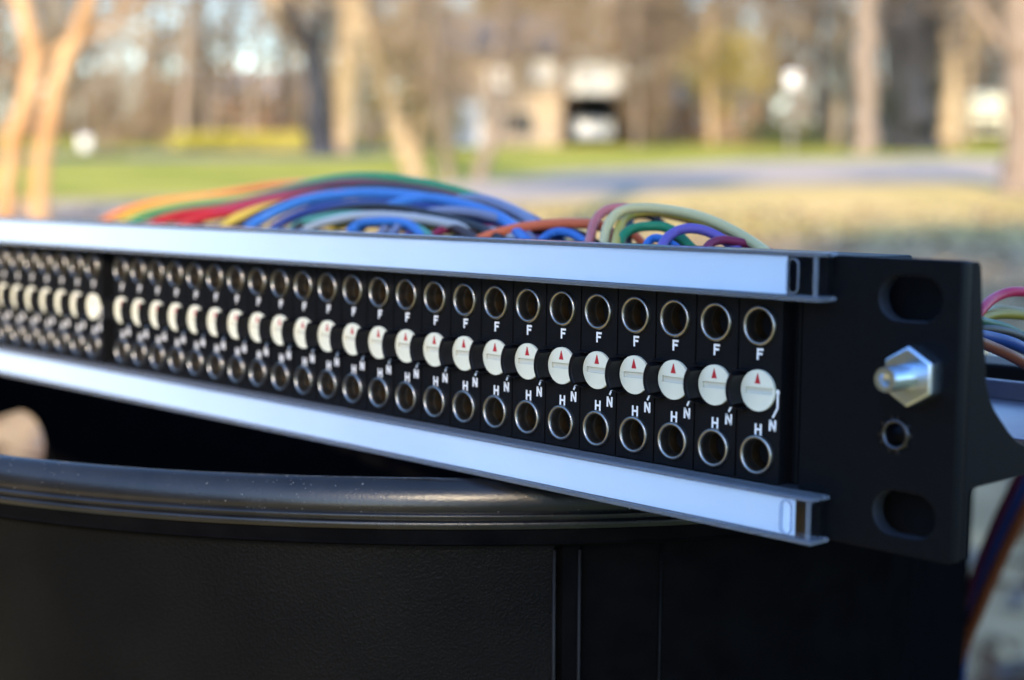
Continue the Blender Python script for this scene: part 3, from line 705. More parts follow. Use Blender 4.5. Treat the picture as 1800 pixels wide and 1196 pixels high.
# even spacing
def resample(P, n):
    P = P + [P[0]]; L = [0]
    for a, b in zip(P, P[1:]): L.append(L[-1] + (b - a).length)
    out = []; j = 0
    for i in range(n):
        t = L[-1] * i / n
        while L[j + 1] < t: j += 1
        u = (t - L[j]) / (L[j+1] - L[j]); out.append(P[j].lerp(P[j+1], u))
    return out
NP = 840
PLAN = resample(PLAN, NP)
NRM = []
for i in range(NP):
    t = (PLAN[(i + 2) % NP] - PLAN[i - 2]).normalized(); NRM.append(Vector((t.y, -t.x)))
def rim_z(x, y): return 0.6846 + 0.021 * ((x + 0.006) * 0.68 - (y - 0.280) * 0.73)
CEN = Vector((-0.03, 0.49))
def ring(off, dz, taper=0.0):
    o = []
    for p, n in zip(PLAN, NRM):
        q = p + n * off; q = CEN + (q - CEN) * (1 - taper)
        o.append(Vector((q.x, q.y - 0.48, rim_z(p.x, p.y) + dz)))
    return o
def rings_mesh(name, prof, m, parent, closed=False, smooth=True, rng_i=None, **kw):
    b = MB(); I = list(range(NP)) if rng_i is None else rng_i; n = len(I)
    for (off, dz, tp) in prof: r = ring(off, dz, tp); b.v += [tuple(r[i]) for i in I]
    k = len(prof); cyc = rng_i is None
    for j in range(k if closed else k - 1):
        for i in range(n if cyc else n - 1):
            b.f.append((j*n+i, j*n+(i+1) % n, ((j+1) % k)*n+(i+1) % n, ((j+1) % k)*n+i)); b.m.append(0)
    me = b.mesh(name, [m]); autosmooth(me, 50); return link(name, me, parent, **kw)
# rolled rim: inner wall side -> top roll -> groove -> bead -> skirt
roll = [(-6.2, -12), (-6.2, -2.2), (-5.9, -0.9), (-5.4, -0.25), (-4.8, 0.0), (-4.1, -0.05), (-3.3, -0.45), (-2.6, -1.1), (-2.0, -2.0), (-1.5, -3.1), (-1.2, -4.3), (-1.1, -5.4), (-1.2, -5.75), (-1.2, -5.85),
        (-0.15, -6.0), (-0.05, -6.15), (-0.15, -6.6), (-1.0, -6.75), (-1.0, -7.15), (0.2, -7.3), (0.35, -7.45), (0.3, -8.1), (0.1, -8.6), (-2.6, -8.8), (-2.6, -12.0)]
roll = [(u * mm, w * mm) for u, w in roll]
rings_mesh('rim_skirt', [(-2.5*mm, -8.95*mm, 0), (-0.15*mm, -8.85*mm, 0), (-0.45*mm, -11.2*mm, 0), (-0.15*mm, -11.5*mm, 0), (-0.5*mm, -11.9*mm, 0), (-2.5*mm, -12.1*mm, 0)], M['bin'], bn, closed=True)
rings_mesh('rim', [(a, b_, 0) for a, b_ in roll], M['rim'], bn, closed=True)
# wall, with the handle hole through its far left side
zs = [0.0, -0.012, -0.02] + list(-np.arange(0.024, 0.100, 0.003)) + [-0.12, -0.2, -0.35, -0.5, -0.655]
b = MB()
hole_c = ray(22, 800); hole_pts = []
best = min((p for p in PLAN if p.y > 0.5 and p.x < 0), key=lambda p: abs(p.x / p.y - ray(20, 760).x / ray(20, 760).y))
ih = PLAN.index(best); hz0 = at(40, 720, best.y).z - (rim_z(best.x, best.y) - 11*mm); per = sum((PLAN[i] - PLAN[i-1]).length for i in range(NP)) / NP
HW, HH = 0.050, 0.034
edge_i = min(range(NP), key=lambda i: abs(PLAN[i].x / PLAN[i].y - ray(54, 760).x / ray(54, 760).y) if (PLAN[i].y > 0.5 and PLAN[i].x < 0) else 9)
sgn = 1 if edge_i > ih else -1
ic = edge_i - sgn * HW / per                                      # index of the hole's centre
for off, bot in ((-4.5*mm, -0.66), (-7.3*mm, -0.657)):             # outer and inner skin of the wall
    for z in zs:
        b.v += [tuple(p) for p in ring(off, -11.0*mm + z if z > -0.6 else bot, 0.05 * (-z) / 0.66)]
nz = len(zs)
for sk in (0, nz):
    for j in range(nz - 1):
        for i in range(NP): b.f.append(((sk+j)*NP+i, (sk+j)*NP+(i+1) % NP, (sk+j+1)*NP+(i+1) % NP, (sk+j+1)*NP+i))
    b.f.append(tuple(range((sk+nz-1)*NP, (sk+nz)*NP)))
b.f += [(i, (i+1) % NP, nz*NP+(i+1) % NP, nz*NP+i) for i in range(NP)]
b.m = [0] * len(b.f)
me = b.mesh('body', [M['bin']], True); bm = bmesh.new(); bm.from_mesh(me); bmesh.ops.recalc_face_normals(bm, faces=bm.faces); bm.to_mesh(me); bm.free()
o = link('body', me, bn)
k = int(round(ic)) % NP; hp, hn = PLAN[k], NRM[k]; ht = Vector((-hn.y, hn.x))
cut = MB(); st = stadium(0, hz0 - HH / 2 + rim_z(hp.x, hp.y) - 11*mm, 2 * HW, HH, 14); n = len(st)
for d in (-0.03, 0.03):
    cut.v += [(hp.x + hn.x * d + ht.x * u, hp.y - 0.48 + hn.y * d + ht.y * u, z) for u, z in st]
cut.f = [tuple(range(n)), tuple(range(2*n - 1, n - 1, -1))] + [(i, n + i, n + (i+1) % n, (i+1) % n) for i in range(n)]; cut.m = [0] * len(cut.f)
cme = cut.mesh('cut', [M['bin']]); bm = bmesh.new(); bm.from_mesh(cme); bmesh.ops.recalc_face_normals(bm, faces=bm.faces); bm.to_mesh(cme); bm.free()
co = link('cut', cme, bn)
bo = o.modifiers.new('hole', 'BOOLEAN'); bo.operation = 'DIFFERENCE'; bo.solver = 'EXACT'; bo.object = co
bpy.context.view_layer.update()
me2 = bpy.data.meshes.new_from_object(o.evaluated_get(bpy.context.evaluated_depsgraph_get()))
o.modifiers.clear(); o.data = me2; autosmooth(me2, 40)
bpy.data.objects.remove(co); bpy.data.meshes.remove(cme)
# leather panel on the front, seams at its right edge
def idx_at(px):                                                    # outline index under an image column on the near side
    t = ray(px, 1000); k = t.x / t.y
    return min(range(NP), key=lambda i: abs(PLAN[i].x / PLAN[i].y - k) if PLAN[i].y < 0.36 else 9)
iL = 0; iA, iB, iC = idx_at(974), idx_at(1018), idx_at(1168)
depths = [-0.0125, -0.0135, -0.05, -0.1, -0.2, -0.35, -0.5, -0.64]
def strip(name, i0, i1, off, m, **kw):
    I = list(range(i0, i1 + 1)) if i1 > i0 else list(range(i0, NP)) + list(range(0, i1 + 1))
    prof = [(-4.4*mm, -0.0118, 0.0)] + [(off, z, 0.05 * (-z - 0.011) / 0.66) for z in depths] + [(-4.4*mm, -0.641, 0.05)]
    o = rings_mesh(name, prof, m, bn, rng_i=I, **kw)
    return o
strip('leather_panel', NP - 140, iA, -3.3*mm, M['leather'])
strip('edge_band', iA + 1, iB, -2.9*mm, M['bin'])
for si, so, sr in ((iA, -3.0*mm, 0.35*mm), (iB, -2.7*mm, 0.3*mm), (iC, -4.2*mm, 0.25*mm)):
    t = MB(); t.tube([ring(so, z, 0.05 * (-z - 0.011) / 0.66)[si] for z in depths[1:]], sr, 8); t.build('seam', M['leather'] if si == iC else M['seam'], bn, smooth=True)
# dust specks lying on the rim
b = MB()
specks = [(int(rng.integers(-60, iC)), rng.uniform(2, 16)) for k in range(26)]
for k in range(330):
    cl, wd = specks[int(rng.integers(0, 26))]; i = int(round(cl + rng.normal() * wd * 0.35))
    i %= NP; a = rng.uniform(20, 150); off = -3.4*mm + 2.9*mm * math.cos(math.radians(a)); dz = -3.8*mm + 3.8*mm * math.sin(math.radians(a))
    j = int(rng.integers(3, 12)); t = rng.uniform(); off = roll[j][0] * (1 - t) + roll[j+1][0] * t; dz = roll[j][1] * (1 - t) + roll[j+1][1] * t
    p, n = PLAN[i], NRM[i]; q = p + n * off + Vector((-n.y, n.x)) * rng.uniform(-1.5, 1.5) * mm
    c = Vector((q.x, q.y - 0.48, rim_z(p.x, p.y) + dz)); s = rng.uniform(0.03, 0.11) * mm * (2 if rng.uniform() < 0.08 else 1)
    b.add([c + Vector((s * x, s * y, s * z * 0.6)) for x, y, z in ((1,0,0),(-1,0,0),(0,1,0),(0,-1,0),(0,0,1),(0,0,-1))],
          [(0,2,4),(2,1,4),(1,3,4),(3,0,4),(2,0,5),(1,2,5),(3,1,5),(0,3,5)])
b.build('dust', M['dust'], bn, kind='stuff')

# ================================================================== PATCH BAY
pb = empty('patch_bay', label='black rack patch bay with rows of jacks, ivory knobs and white label strips', category='patch bay')
pb.matrix_world = BAY
def K(v): return tuple(x * mm for x in v)
PITCH_X = 8.62
XR, XL = 34.1, -448.5
def mmloop(l): return [(a * mm, b * mm) for a, b in l]
XM = (XR + XL) / 2
def rect(x0, x1, z0, z1, r=0.0):
    if r == 0: return [(x0, z0), (x1, z0), (x1, z1), (x0, z1)]
    o = []
    for cx, cz, a0 in ((x1-r, z0+r, -90), (x1-r, z1-r, 0), (x0+r, z1-r, 90), (x0+r, z0+r, 180)):
        for k in range(5): a = math.radians(a0 + 22.5 * k); o.append((cx + r * math.cos(a), cz + r * math.sin(a)))
    return o
holes = [stadium(26.0, 15.75, 10.3, 6.5), stadium(26.2, -15.45, 10.3, 6.5), circle(24.4, -4.0, 2.3),
         stadium(2*XM - 26.0, 15.75, 10.3, 6.5), stadium(2*XM - 26.2, -15.45, 10.3, 6.5), circle(2*XM - 24.4, -4.0, 2.3)]
opening = rect(2 * XM - 7.6, 7.6, -14.35, 14.35)
plate('face_plate', [mmloop(l) for l in [rect(XL, XR, -21.4, 21.5, 0.6), opening] + holes], 0.3*mm, 3.2*mm, M['anod'], pb, bev=0.25*mm, wall_mat=M['edge'])
# side brackets: tall flange at the panel, arm running back
def bracket(x0, x1):
    pr = [(3.25, 21.3), (4.9, 21.3), (5.5, 20.8), (5.75, 19.5), (6.1, 16.5), (6.6, 13.3), (7.2, 10), (7.9, 6.7), (8.2, 4.0), (9.3, 1.7), (10.8, -0.2), (12.8, -1.9), (15.2, -3.9), (17.9, -5.6), (21, -6.7), (25, -7.2), (118, -7.2), (118, -11.4), (30, -10.8), (5.2, -11.1), (4.6, -12), (4.6, -21.2), (3.25, -21.2)]
    return plate('side_bracket', [mmloop(pr)], x0 * mm, x1 * mm, M['anod'], pb, bev=0.2*mm, axis='x')
bracket(XR - 2.2, XR - 0.05); bracket(XL + 0.05, XL + 2.2)
for fx0, fx1 in ((5.6, XR - 2.4), (XL + 2.4, 2*XM - 5.6)):
    b = MB(); b.box(K((fx0, 7.0, -20.6)), K((fx1, 8.4, 20.6))); b.build('bracket_flange', M['anod'], pb)
b = MB(); b.box(K((2*XM - 4.7, 3.4, -20.4)), K((5.2, 34, 20.6))); o = b.build('chassis', M['anod'], pb); bevel(o, 0.5*mm)
b = MB(); b.box(K((XL + 2.4, 36, -9.4)), K((XR - 2.6, 80, -8.2))); b.box(K((XL + 2.4, 78.5, -8.2)), K((XR - 2.6, 80, -4.6)))
o = b.build('cable_tray', M['tray'], pb); bevel(o, 0.2*mm)
b = MB(); b.box(K((XL + 2.4, 96, -10.2)), K((XR - 2.6, 112, -3.6))); o = b.build('rear_bar', M['anod'], pb); bevel(o, 0.6*mm)

# --- one jack module and its sub-parts, then copies that share the meshes
HW_, HH_ = 4.15, 4.0
FZ, HZ = 10.1, -10.1
def module_mesh():
    b = MB(); seg = 32
    for cz in (FZ, HZ):
        vs = []; 
        for k in range(seg):
            a = 2 * math.pi * (k + 0.5) / seg; ca, sa = math.cos(a), math.sin(a)
            q = 1 / max(abs(ca) / HW_, abs(sa) / HH_); vs.append(K((ca * q, 0, cz + sa * q)))
        for k in range(seg):
            a = 2 * math.pi * (k + 0.5) / seg; vs.append(K((2.9 * math.cos(a), 0, cz + 2.9 * math.sin(a))))
        b.add(vs, [(k, (k+1) % seg, seg + (k+1) % seg, seg + k) for k in range(seg)])
        # square corners
        for sx in (-1, 1):
            for sz in (-1, 1):
                pass
    # full front with the corners: the patches above are clipped to the rectangle at the seg directions, fill the four corners
    for cz in (FZ, HZ):
        for sx in (-1, 1):
            for sz in (-1, 1):
                cand = []
                for k in range(seg):
                    a = 2 * math.pi * (k + 0.5) / seg; ca, sa = math.cos(a), math.sin(a); q = 1 / max(abs(ca) / HW_, abs(sa) / HH_)
                    x, z = ca * q, sa * q
                    if x * sx > 0 and z * sz > 0: cand.append((x, z))
                on_x = max((c for c in cand if abs(abs(c[0]) - HW_) < 1e-6), key=lambda c: abs(c[1]))
                on_z = max((c for c in cand if abs(abs(c[1]) - HH_) < 1e-6), key=lambda c: abs(c[0]))
                b.add([K((on_x[0], 0, cz + on_x[1])), K((sx * HW_, 0, cz + sz * HH_)), K((on_z[0], 0, cz + on_z[1]))], [(0, 1, 2)])
    zt = [(-14.25, HZ - HH_), (HZ + HH_, FZ - HH_), (FZ + HH_, 14.25)]
    for z0, z1 in zt:
        b.add([K((-HW_, 0, z0)), K((HW_, 0, z0)), K((HW_, 0, z1)), K((-HW_, 0, z1))], [(0, 1, 2, 3)])
    for x in (-HW_, HW_):
        b.add([K((x, 0, -14.25)), K((x, 0, 14.25)), K((x, 3.3, 14.25)), K((x, 3.3, -14.25))], [(0, 1, 2, 3)])
    for z in (-14.25, 14.25):
        b.add([K((-HW_, 0, z)), K((HW_, 0, z)), K((HW_, 3.3, z)), K((-HW_, 3.3, z))], [(0, 1, 2, 3)])
    # moulding lines
    b.box(K((-3.9, -0.07, 4.05)), K((0.6, 0.01, 4.2))); b.box(K((-2.2, -0.07, -4.2)), K((1.2, 0.01, -4.1)))
    bm = bmesh.new(); me = b.mesh('jack_module', [M['module']]); bm.from_mesh(me)
    bmesh.ops.remove_doubles(bm, verts=bm.verts, dist=1e-7); bmesh.ops.recalc_face_normals(bm, faces=bm.faces); bm.to_mesh(me); bm.free()
    return me
def ring_mesh(cz):
    b = MB()
    prof = [(3.12, 0.3), (3.12, -0.45), (3.02, -0.62), (2.86, -0.72), (2.70, -0.68), (2.56, -0.5), (2.48, -0.2), (2.46, 1.0), (2.46, 1.8), (2.30, 2.0), (2.30, 16), (0.01, 16)]
    b.lathe_y([(r * mm, y * mm) for r, y in prof], 0, cz * mm, 40, [0] * 8 + [1] * 2 + [2])
    me = b.mesh('jack_ring', [M['nickel'], M['brass'], M['dark_bore']], True); autosmooth(me, 50); return me
KR = 3.25
def knob_mesh():
    b = MB(); y0 = -0.45; s1, s0 = 0.5, -0.5; xl, xr = -2.35, 2.85; n = 40
    def arc(a0, a1, k): return [(KR * math.cos(a0 + (a1-a0)*i/k), KR * math.sin(a0 + (a1-a0)*i/k)) for i in range(k + 1)]
    au = math.asin(s1 / KR)
    top = arc(au, math.pi - au, 20); bot = arc(math.pi + au, 2*math.pi - au, 20); lef = arc(math.pi - au, math.pi + au, 4); rig = arc(-au, au, 4)
    f = lambda P, y: [K((x, y, z)) for x, z in P]
    b.add(f(top, y0), [tuple(range(len(top)))]); b.add(f(bot, y0), [tuple(range(len(bot)))])
    b.add(f(lef + [(xl, s0), (xl, s1)], y0), [tuple(range(len(lef) + 2))]); b.add(f(rig + [(xr, s1), (xr, s0)], y0), [tuple(range(len(rig) + 2))])
    # the screwdriver slot
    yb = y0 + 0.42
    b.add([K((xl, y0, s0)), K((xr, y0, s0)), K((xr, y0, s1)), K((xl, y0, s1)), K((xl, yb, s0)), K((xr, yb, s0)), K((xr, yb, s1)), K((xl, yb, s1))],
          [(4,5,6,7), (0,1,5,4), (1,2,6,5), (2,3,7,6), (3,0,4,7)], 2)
    allp = arc(0, 2*math.pi, 48)[:-1]; k = len(allp)
    b.add(f(allp, y0) + f(allp, 0.5), [(i, (i+1) % k, k + (i+1) % k, k + i) for i in range(k)])
    b.add([K((-0.56, y0 - 0.02, 1.08)), K((0.56, y0 - 0.02, 1.08)), K((0.06, y0 - 0.02, 2.68)), K((-0.06, y0 - 0.02, 2.68)),
           K((-0.56, y0 + 0.01, 1.08)), K((0.56, y0 + 0.01, 1.08)), K((0.06, y0 + 0.01, 2.68)), K((-0.06, y0 + 0.01, 2.68))],
          [(0,1,2,3), (0,4,5,1), (1,5,6,2), (2,6,7,3), (3,7,4,0)], 1)
    me = b.mesh('knob', [M['knob'], M['red'], M['slot_shade']])
    bm = bmesh.new(); bm.from_mesh(me)
    bmesh.ops.remove_doubles(bm, verts=bm.verts, dist=1e-7); bmesh.ops.recalc_face_normals(bm, faces=bm.faces); bm.to_mesh(me); bm.free()
    return me
def collar_mesh():
    """raised guard curving round the left of each knob"""
    b = MB(); n = 14; A = math.radians(40); ri, ro, y0, y1 = 3.4, 4.28, -3.2, 0.0
    vs = []
    for i in range(n + 1):
        a = math.pi - A + 2 * A * i / n; ca, sa = math.cos(a), math.sin(a)
        vs += [K((ri*ca, y1, ri*sa)), K((ri*ca, y0 + 0.1, ri*sa)), K(((ri+0.12)*ca, y0, (ri+0.12)*sa)), K(((ro-0.15)*ca, y0, (ro-0.15)*sa)), K((ro*ca, y0+0.15, ro*sa)), K((ro*ca, y1, ro*sa))]
    fs = [(i*6+k, (i+1)*6+k, (i+1)*6+k+1, i*6+k+1) for i in range(n) for k in range(5)]
    fs += [(0,1,2,3,4,5), tuple(n*6 + k for k in (5,4,3,2,1,0))]
    b.add(vs, fs)
    for z in (2.95, -3.1): b.box(K((-4.1, -1.5, z - 0.09)), K((-2.0, 0, z + 0.12)))
    me = b.mesh('collar', [M['collar']]); autosmooth(me, 40); return me
def lettering_mesh():
    b = MB(); y0, y1 = -0.03, 0.004
    def stroke(x0, z0, x1, z1, w):
        d = Vector((x1-x0, z1-z0)); n = Vector((-d.y, d.x)).normalized() * w / 2
        q = [(x0+n.x, z0+n.y), (x0-n.x, z0-n.y), (x1-n.x, z1-n.y), (x1+n.x, z1+n.y)]
        b.add([K((x, y0, z)) for x, z in q] + [K((x, y1, z)) for x, z in q], [(0,1,2,3), (0,4,5,1), (1,5,6,2), (2,6,7,3), (3,7,4,0)])
    w = 0.36
    # F
    z0, z1 = 4.75, 6.55; stroke(-0.45, z0, -0.45, z1, w); stroke(-0.27, z1 - w/2, 0.62, z1 - w/2, w); stroke(-0.27, (z0+z1)/2 + 0.05, 0.45, (z0+z1)/2 + 0.05, w)
    # H
    z0, z1 = -7.0, -5.25; stroke(-0.5, z0, -0.5, z1, w); stroke(0.5, z0, 0.5, z1, w); stroke(-0.32, (z0+z1)/2, 0.32, (z0+z1)/2, w)
    # N and its pointer line
    z0, z1 = -6.1, -4.35; x = 2.75; stroke(x - 0.5, z0, x - 0.5, z1, w); stroke(x + 0.5, z0, x + 0.5, z1, w); stroke(x - 0.5, z1 - 0.02, x + 0.5, z0 + 0.02, 0.37)
    stroke(3.6, -0.2, 3.6, -2.5, 0.36); stroke(3.6, -2.44, 2.72, -4.02, 0.36)
    b.add([K((3.6 + 0.33 * math.cos(a), y0 - 0.003, 0.05 + 0.42 * math.sin(a))) for a in [2*math.pi*k/12 for k in range(12)]], [tuple(range(12))])
    me = b.mesh('lettering', [M['print']])
    return me
m_mod, m_rf, m_rh, m_kn, m_co, m_le = module_mesh(), ring_mesh(FZ), ring_mesh(HZ), knob_mesh(), collar_mesh(), lettering_mesh()
for i in range(48):
    x = -i * PITCH_X if i < 24 else -212.9 - (i - 24) * PITCH_X
    mo = link('jack_module', m_mod, pb); mo.location = (x * mm, 0, 0)
    for nm, me in (('jack_ring', m_rf), ('jack_ring', m_rh), ('knob', m_kn), ('collar', m_co), ('lettering', m_le)):
        c = link(nm, me, mo)
        if nm == 'knob': c.rotation_euler.y = random.uniform(-0.035, 0.035)
        if nm == 'jack_ring': c.rotation_euler.y = 0
# --- label strips: clear holders with white paper inserts
def holder(z0, z1, paper_end):
    XE, X_0 = 12.9, 2 * XM - 12.9
    base = MB(); base.box(K((X_0, -1.0, z0 + 0.2)), K((XE - 0.1, 0.28, z1 - 0.2)))
    h = base.build('label_holder', M['module'], pb)
    r = MB()
    for a, b_ in ((z0 + 0.15, z0 + 0.95), (z1 - 0.75, z1 - 0.1)):
        r.box(K((X_0 - 1.1, -4.9, a)), K((14.0, -0.2, b_)))
    o = r.build('rail', M['rail'], h); bevel(o, 0.25*mm, 2)
    sc = 9.25; sh = 2.0
    cov = plate('cover', [mmloop(rect(X_0, XE, z0 + 0.97, z1 - 0.77)), mmloop(stadium(sc, (z0 + z1) / 2 + 0.1, 1.7, 4.9))], -4.75*mm, -4.35*mm, M['clear'], h)
    e = MB(); e.box(K((XE + 0.01, -4.8, z0 + 0.97)), K((XE + 0.5, -4.2, z1 - 0.77))); e.build('cover_edge', M['rail'], h)
    # moulded lip round the finger slot
    lp = MB(); P = stadium(sc, (z0 + z1) / 2 + 0.1, 1.75, 4.95); Q = stadium(sc, (z0 + z1) / 2 + 0.1, 2.35, 5.55); n = len(P)
    lp.add([K((x, -4.9, z)) for x, z in P] + [K((x, -4.9, z)) for x, z in Q] + [K((x, -4.35, z)) for x, z in P] + [K((x, -4.77, z)) for x, z in Q],
           [(i, (i+1) % n, n+(i+1) % n, n+i) for i in range(n)] + [(i, 2*n+i, 2*n+(i+1) % n, (i+1) % n) for i in range(n)] + [(n+i, n+(i+1) % n, 3*n+(i+1) % n, 3*n+i) for i in range(n)])
    lp.build('slot_lip', M['rail'], h)
    pp = MB(); nseg = 60; x0, x1 = X_0 + 3, paper_end; vs = []
    for i in range(nseg + 1):
        x = x0 + (x1 - x0) * i / nseg; y = -4.05 + 0.07 * math.sin(i * 0.9) + 0.05 * math.sin(i * 2.3)
        vs += [K((x, y, z0 + 1.05)), K((x, y, z1 - 0.85)), K((x, y + 0.18, z1 - 0.85)), K((x, y + 0.18, z0 + 1.05))]
    fs = [(i*4+k, (i+1)*4+k, (i+1)*4+(k+1) % 4, i*4+(k+1) % 4) for i in range(nseg) for k in range(4)] + [(0,1,2,3), tuple(nseg*4 + k for k in (3,2,1,0))]
    pp.add(vs, fs); me = pp.mesh('paper_insert', [M['paper']]); autosmooth(me, 40); link('paper_insert', me, h)
holder(14.5, 22.05, 7.6); holder(-21.7, -14.3, 10.4)
# --- hex nut with its stud, and the threaded insert below it
def hexnut(cx, cz):
    b = MB(); pr = [(4.05, 0.28), (4.05, -2.4), (3.75, -3.0)]; vs = []
    R = 4.35
    for (k0, y) in ((1.0, 0.28), (1.0, -2.75), (0.955, -3.0), (0.42, -3.0)):
        for k in range(6): a = math.radians(90 + 60 * k); vs.append(K((cx + R*k0*math.cos(a), y, cz + R*k0*math.sin(a))))
    fs = [(j*6+k, (j+1)*6+k, (j+1)*6+(k+1) % 6, j*6+(k+1) % 6) for j in range(3) for k in range(6)]
    b.add(vs, fs); me = b.mesh('hex_nut', [M['zinc']]); autosmooth(me, 20); o = link('hex_nut', me, pb); bevel(o, 0.18*mm, 2)
    s = MB(); prof = [(1.74, -2.9)]
    for t in range(14):
        y = -3.1 - t * 0.36; prof += [(1.78, y), (1.78, y - 0.2), (1.70, y - 0.28), (1.70, y - 0.32)]
    prof += [(1.76, -8.2), (1.68, -8.4), (0.9, -8.4), (0.75, -8.0), (0.01, -7.9)]
    s.lathe_y([(r*mm, y*mm) for r, y in prof], cx*mm, cz*mm, 32); me = s.mesh('screw', [M['zinc']], True); autosmooth(me, 60); link('screw', me, o)
    return o
hexnut(28.0, 5.0); hexnut(2*XM - 28.0, 5.0)
def insert(cx, cz):
    b = MB(); b.lathe_y([(r*mm, y*mm) for r, y in [(2.28, 1.5), (2.28, 0.1), (2.0, 0.0), (1.75, 0.15), (1.6, 0.6), (1.6, 5), (0.01, 5)]], cx*mm, cz*mm, 28)
    o = b.build('threaded_insert', M['steel_dark'], pb, smooth=True)
    for k in range(10):
        a = 2*math.pi*(k + random.uniform(-0.2, 0.2))/10; t = MB(); c = Vector((cx + 2.5*math.cos(a), 0, cz + 2.5*math.sin(a)))
        d = Vector((math.cos(a), 0, math.sin(a))); e = Vector((-math.sin(a), 0, math.cos(a)))
        t.add([K(c + d*u*0.28 + e*w*0.24 + Vector((0, y, 0))) for y, f in ((0.29, 1.0), (0.05, 0.6)) for u, w in ((f,f),(-f,f),(-f,-f),(f,-f))],
              [(4,5,6,7),(0,1,5,4),(1,2,6,5),(2,3,7,6),(3,0,4,7)]); t.build('tooth', M['steel_dark'], o)
insert(24.4, -4.0); insert(2*XM - 24.4, -4.0)

# ================================================================== CABLES
def cmat(name, c): return mat(name + '_insulation', c, 0.5, spec=0.22, noise=(80, tuple(x * 0.85 for x in c), 3, 0.3))
CC = {'green': (0.02, 0.20, 0.09), 'blue': (0.035, 0.15, 0.46), 'navy': (0.02, 0.04, 0.18), 'red': (0.34, 0.015, 0.022), 'yellow': (0.46, 0.34, 0.05), 'orange': (0.60, 0.20, 0.05),
      'brown': (0.03, 0.012, 0.01), 'grey': (0.28, 0.33, 0.38), 'teal': (0.06, 0.24, 0.20), 'purple': (0.14, 0.10, 0.36), 'rust': (0.52, 0.12, 0.05), 'pink': (0.50, 0.15, 0.14),
      'cream': (0.56, 0.49, 0.24), 'olive': (0.48, 0.36, 0.06), 'maroon': (0.20, 0.02, 0.06), 'black': (0.015, 0.015, 0.017), 'magenta': (0.42, 0.012, 0.06), 'slate': (0.14, 0.18, 0.30), 'shaded_olive': (0.24, 0.18, 0.02), 'dkgreen': (0.015, 0.08, 0.045), 'shaded_blue2': (0.01, 0.04, 0.16), 'shaded_cream': (0.30, 0.26, 0.14), 'shaded_rust2': (0.15, 0.038, 0.014), 'shaded_maroon': (0.07, 0.01, 0.025), 'shaded_blue': (0.01, 0.035, 0.14), 'shaded_rust': (0.13, 0.035, 0.012)}  # dark copies put the shade round the bracket into the cable colours
CM = {k: cmat(k, v) for k, v in CC.items()}
def cable(col, label, r, pts, group='coloured cables behind the patch bay'):
    """pts: (px, py, depth in mm behind the panel)"""
    P = smooth_path([bay(*p) for p in pts], 10)
    c0 = P[0].copy(); b = MB(); b.tube([p - c0 for p in P], r * mm * 0.84, 12)
    o = b.build('cable', CM[col], None, smooth=True, label=label, category='cable', group=group); o.location = c0
    return o
# left bundle, arching over the panel's back edge
cable('orange', 'orange cable peeking over the green cable at the left of the bundle', 1.5, [(120, 470, 40), (150, 420, 62), (190, 384, 80), (260, 359, 86), (380, 342, 86), (480, 326, 84), (570, 322, 80), (660, 332, 74), (780, 372, 66), (840, 420, 55)])
cable('yellow', 'yellow cable running just under the orange one at far left', 1.5, [(150, 480, 40), (185, 415, 62), (228, 380, 76), (310, 358, 78), (430, 346, 78), (540, 328, 76), (640, 322, 72), (760, 352, 68), (860, 410, 58)])
cable('green', 'green cable forming the highest arch of the left bundle', 1.55, [(170, 480, 36), (210, 410, 58), (250, 382, 68), (330, 364, 72), (430, 352, 72), (510, 331, 70), (590, 315, 68), (660, 312, 66), (740, 322, 64), (820, 342, 60), (890, 370, 56), (950, 420, 48)])
cable('brown', 'dark brown cable tucked under the highest green arch', 1.5, [(330, 450, 36), (400, 390, 56), (480, 356, 62), (560, 333, 64), (650, 327, 62), (740, 336, 60), (830, 360, 56), (920, 400, 50), (960, 450, 40)])
cable('red', 'red cable low at the left of the bundle below the green one', 1.8, [(200, 470, 36), (260, 402, 54), (310, 380, 62), (390, 368, 66), (460, 352, 68), (540, 336, 66), (640, 334, 62), (760, 366, 56), (830, 420, 44)])
cable('red', 'second red cable lying lowest beside the yellow gap of the left bundle', 1.6, [(240, 470, 34), (300, 405, 48), (360, 383, 56), (430, 370, 60), (500, 352, 60), (590, 340, 58), (690, 356, 52), (740, 420, 40)])
cable('yellow', 'mustard yellow cable between the red and the bright blue cables', 1.7, [(340, 460, 34), (395, 398, 46), (440, 375, 52), (500, 360, 56), (580, 352, 56), (680, 372, 50), (740, 430, 40)])
cable('blue', 'bright blue thick cable making the broad middle arch', 1.8, [(390, 480, 28), (430, 410, 42), (475, 378, 50), (535, 354, 54), (605, 343, 54), (680, 342, 52), (760, 352, 50), (840, 372, 46), (910, 404, 40), (940, 450, 32)])
cable('blue', 'second bright blue cable crossing over the middle arch', 1.6, [(590, 440, 28), (640, 394, 40), (690, 362, 46), (750, 350, 48), (810, 360, 46), (880, 384, 42), (930, 430, 32)])
cable('navy', 'navy cable in the shade below the broad blue arch', 1.6, [(440, 470, 28), (480, 404, 42), (550, 370, 48), (630, 360, 50), (720, 362, 48), (800, 376, 46), (890, 394, 42), (945, 440, 34)])
cable('slate', 'slate blue cable falling to the right end of the left bundle', 1.6, [(640, 450, 28), (700, 384, 42), (760, 364, 54), (830, 350, 56), (880, 362, 54), (930, 388, 48), (975, 440, 36)])
cable('brown', 'brown cable glimpsed under the grey one', 1.5, [(520, 450, 26), (560, 392, 42), (620, 370, 44), (700, 372, 44), (780, 392, 40), (850, 430, 32)])
cable('teal', 'thin teal cable beside the grey one at the strip', 1.2, [(480, 460, 26), (515, 402, 38), (565, 384, 40), (640, 378, 40), (730, 400, 36), (780, 440, 30)])
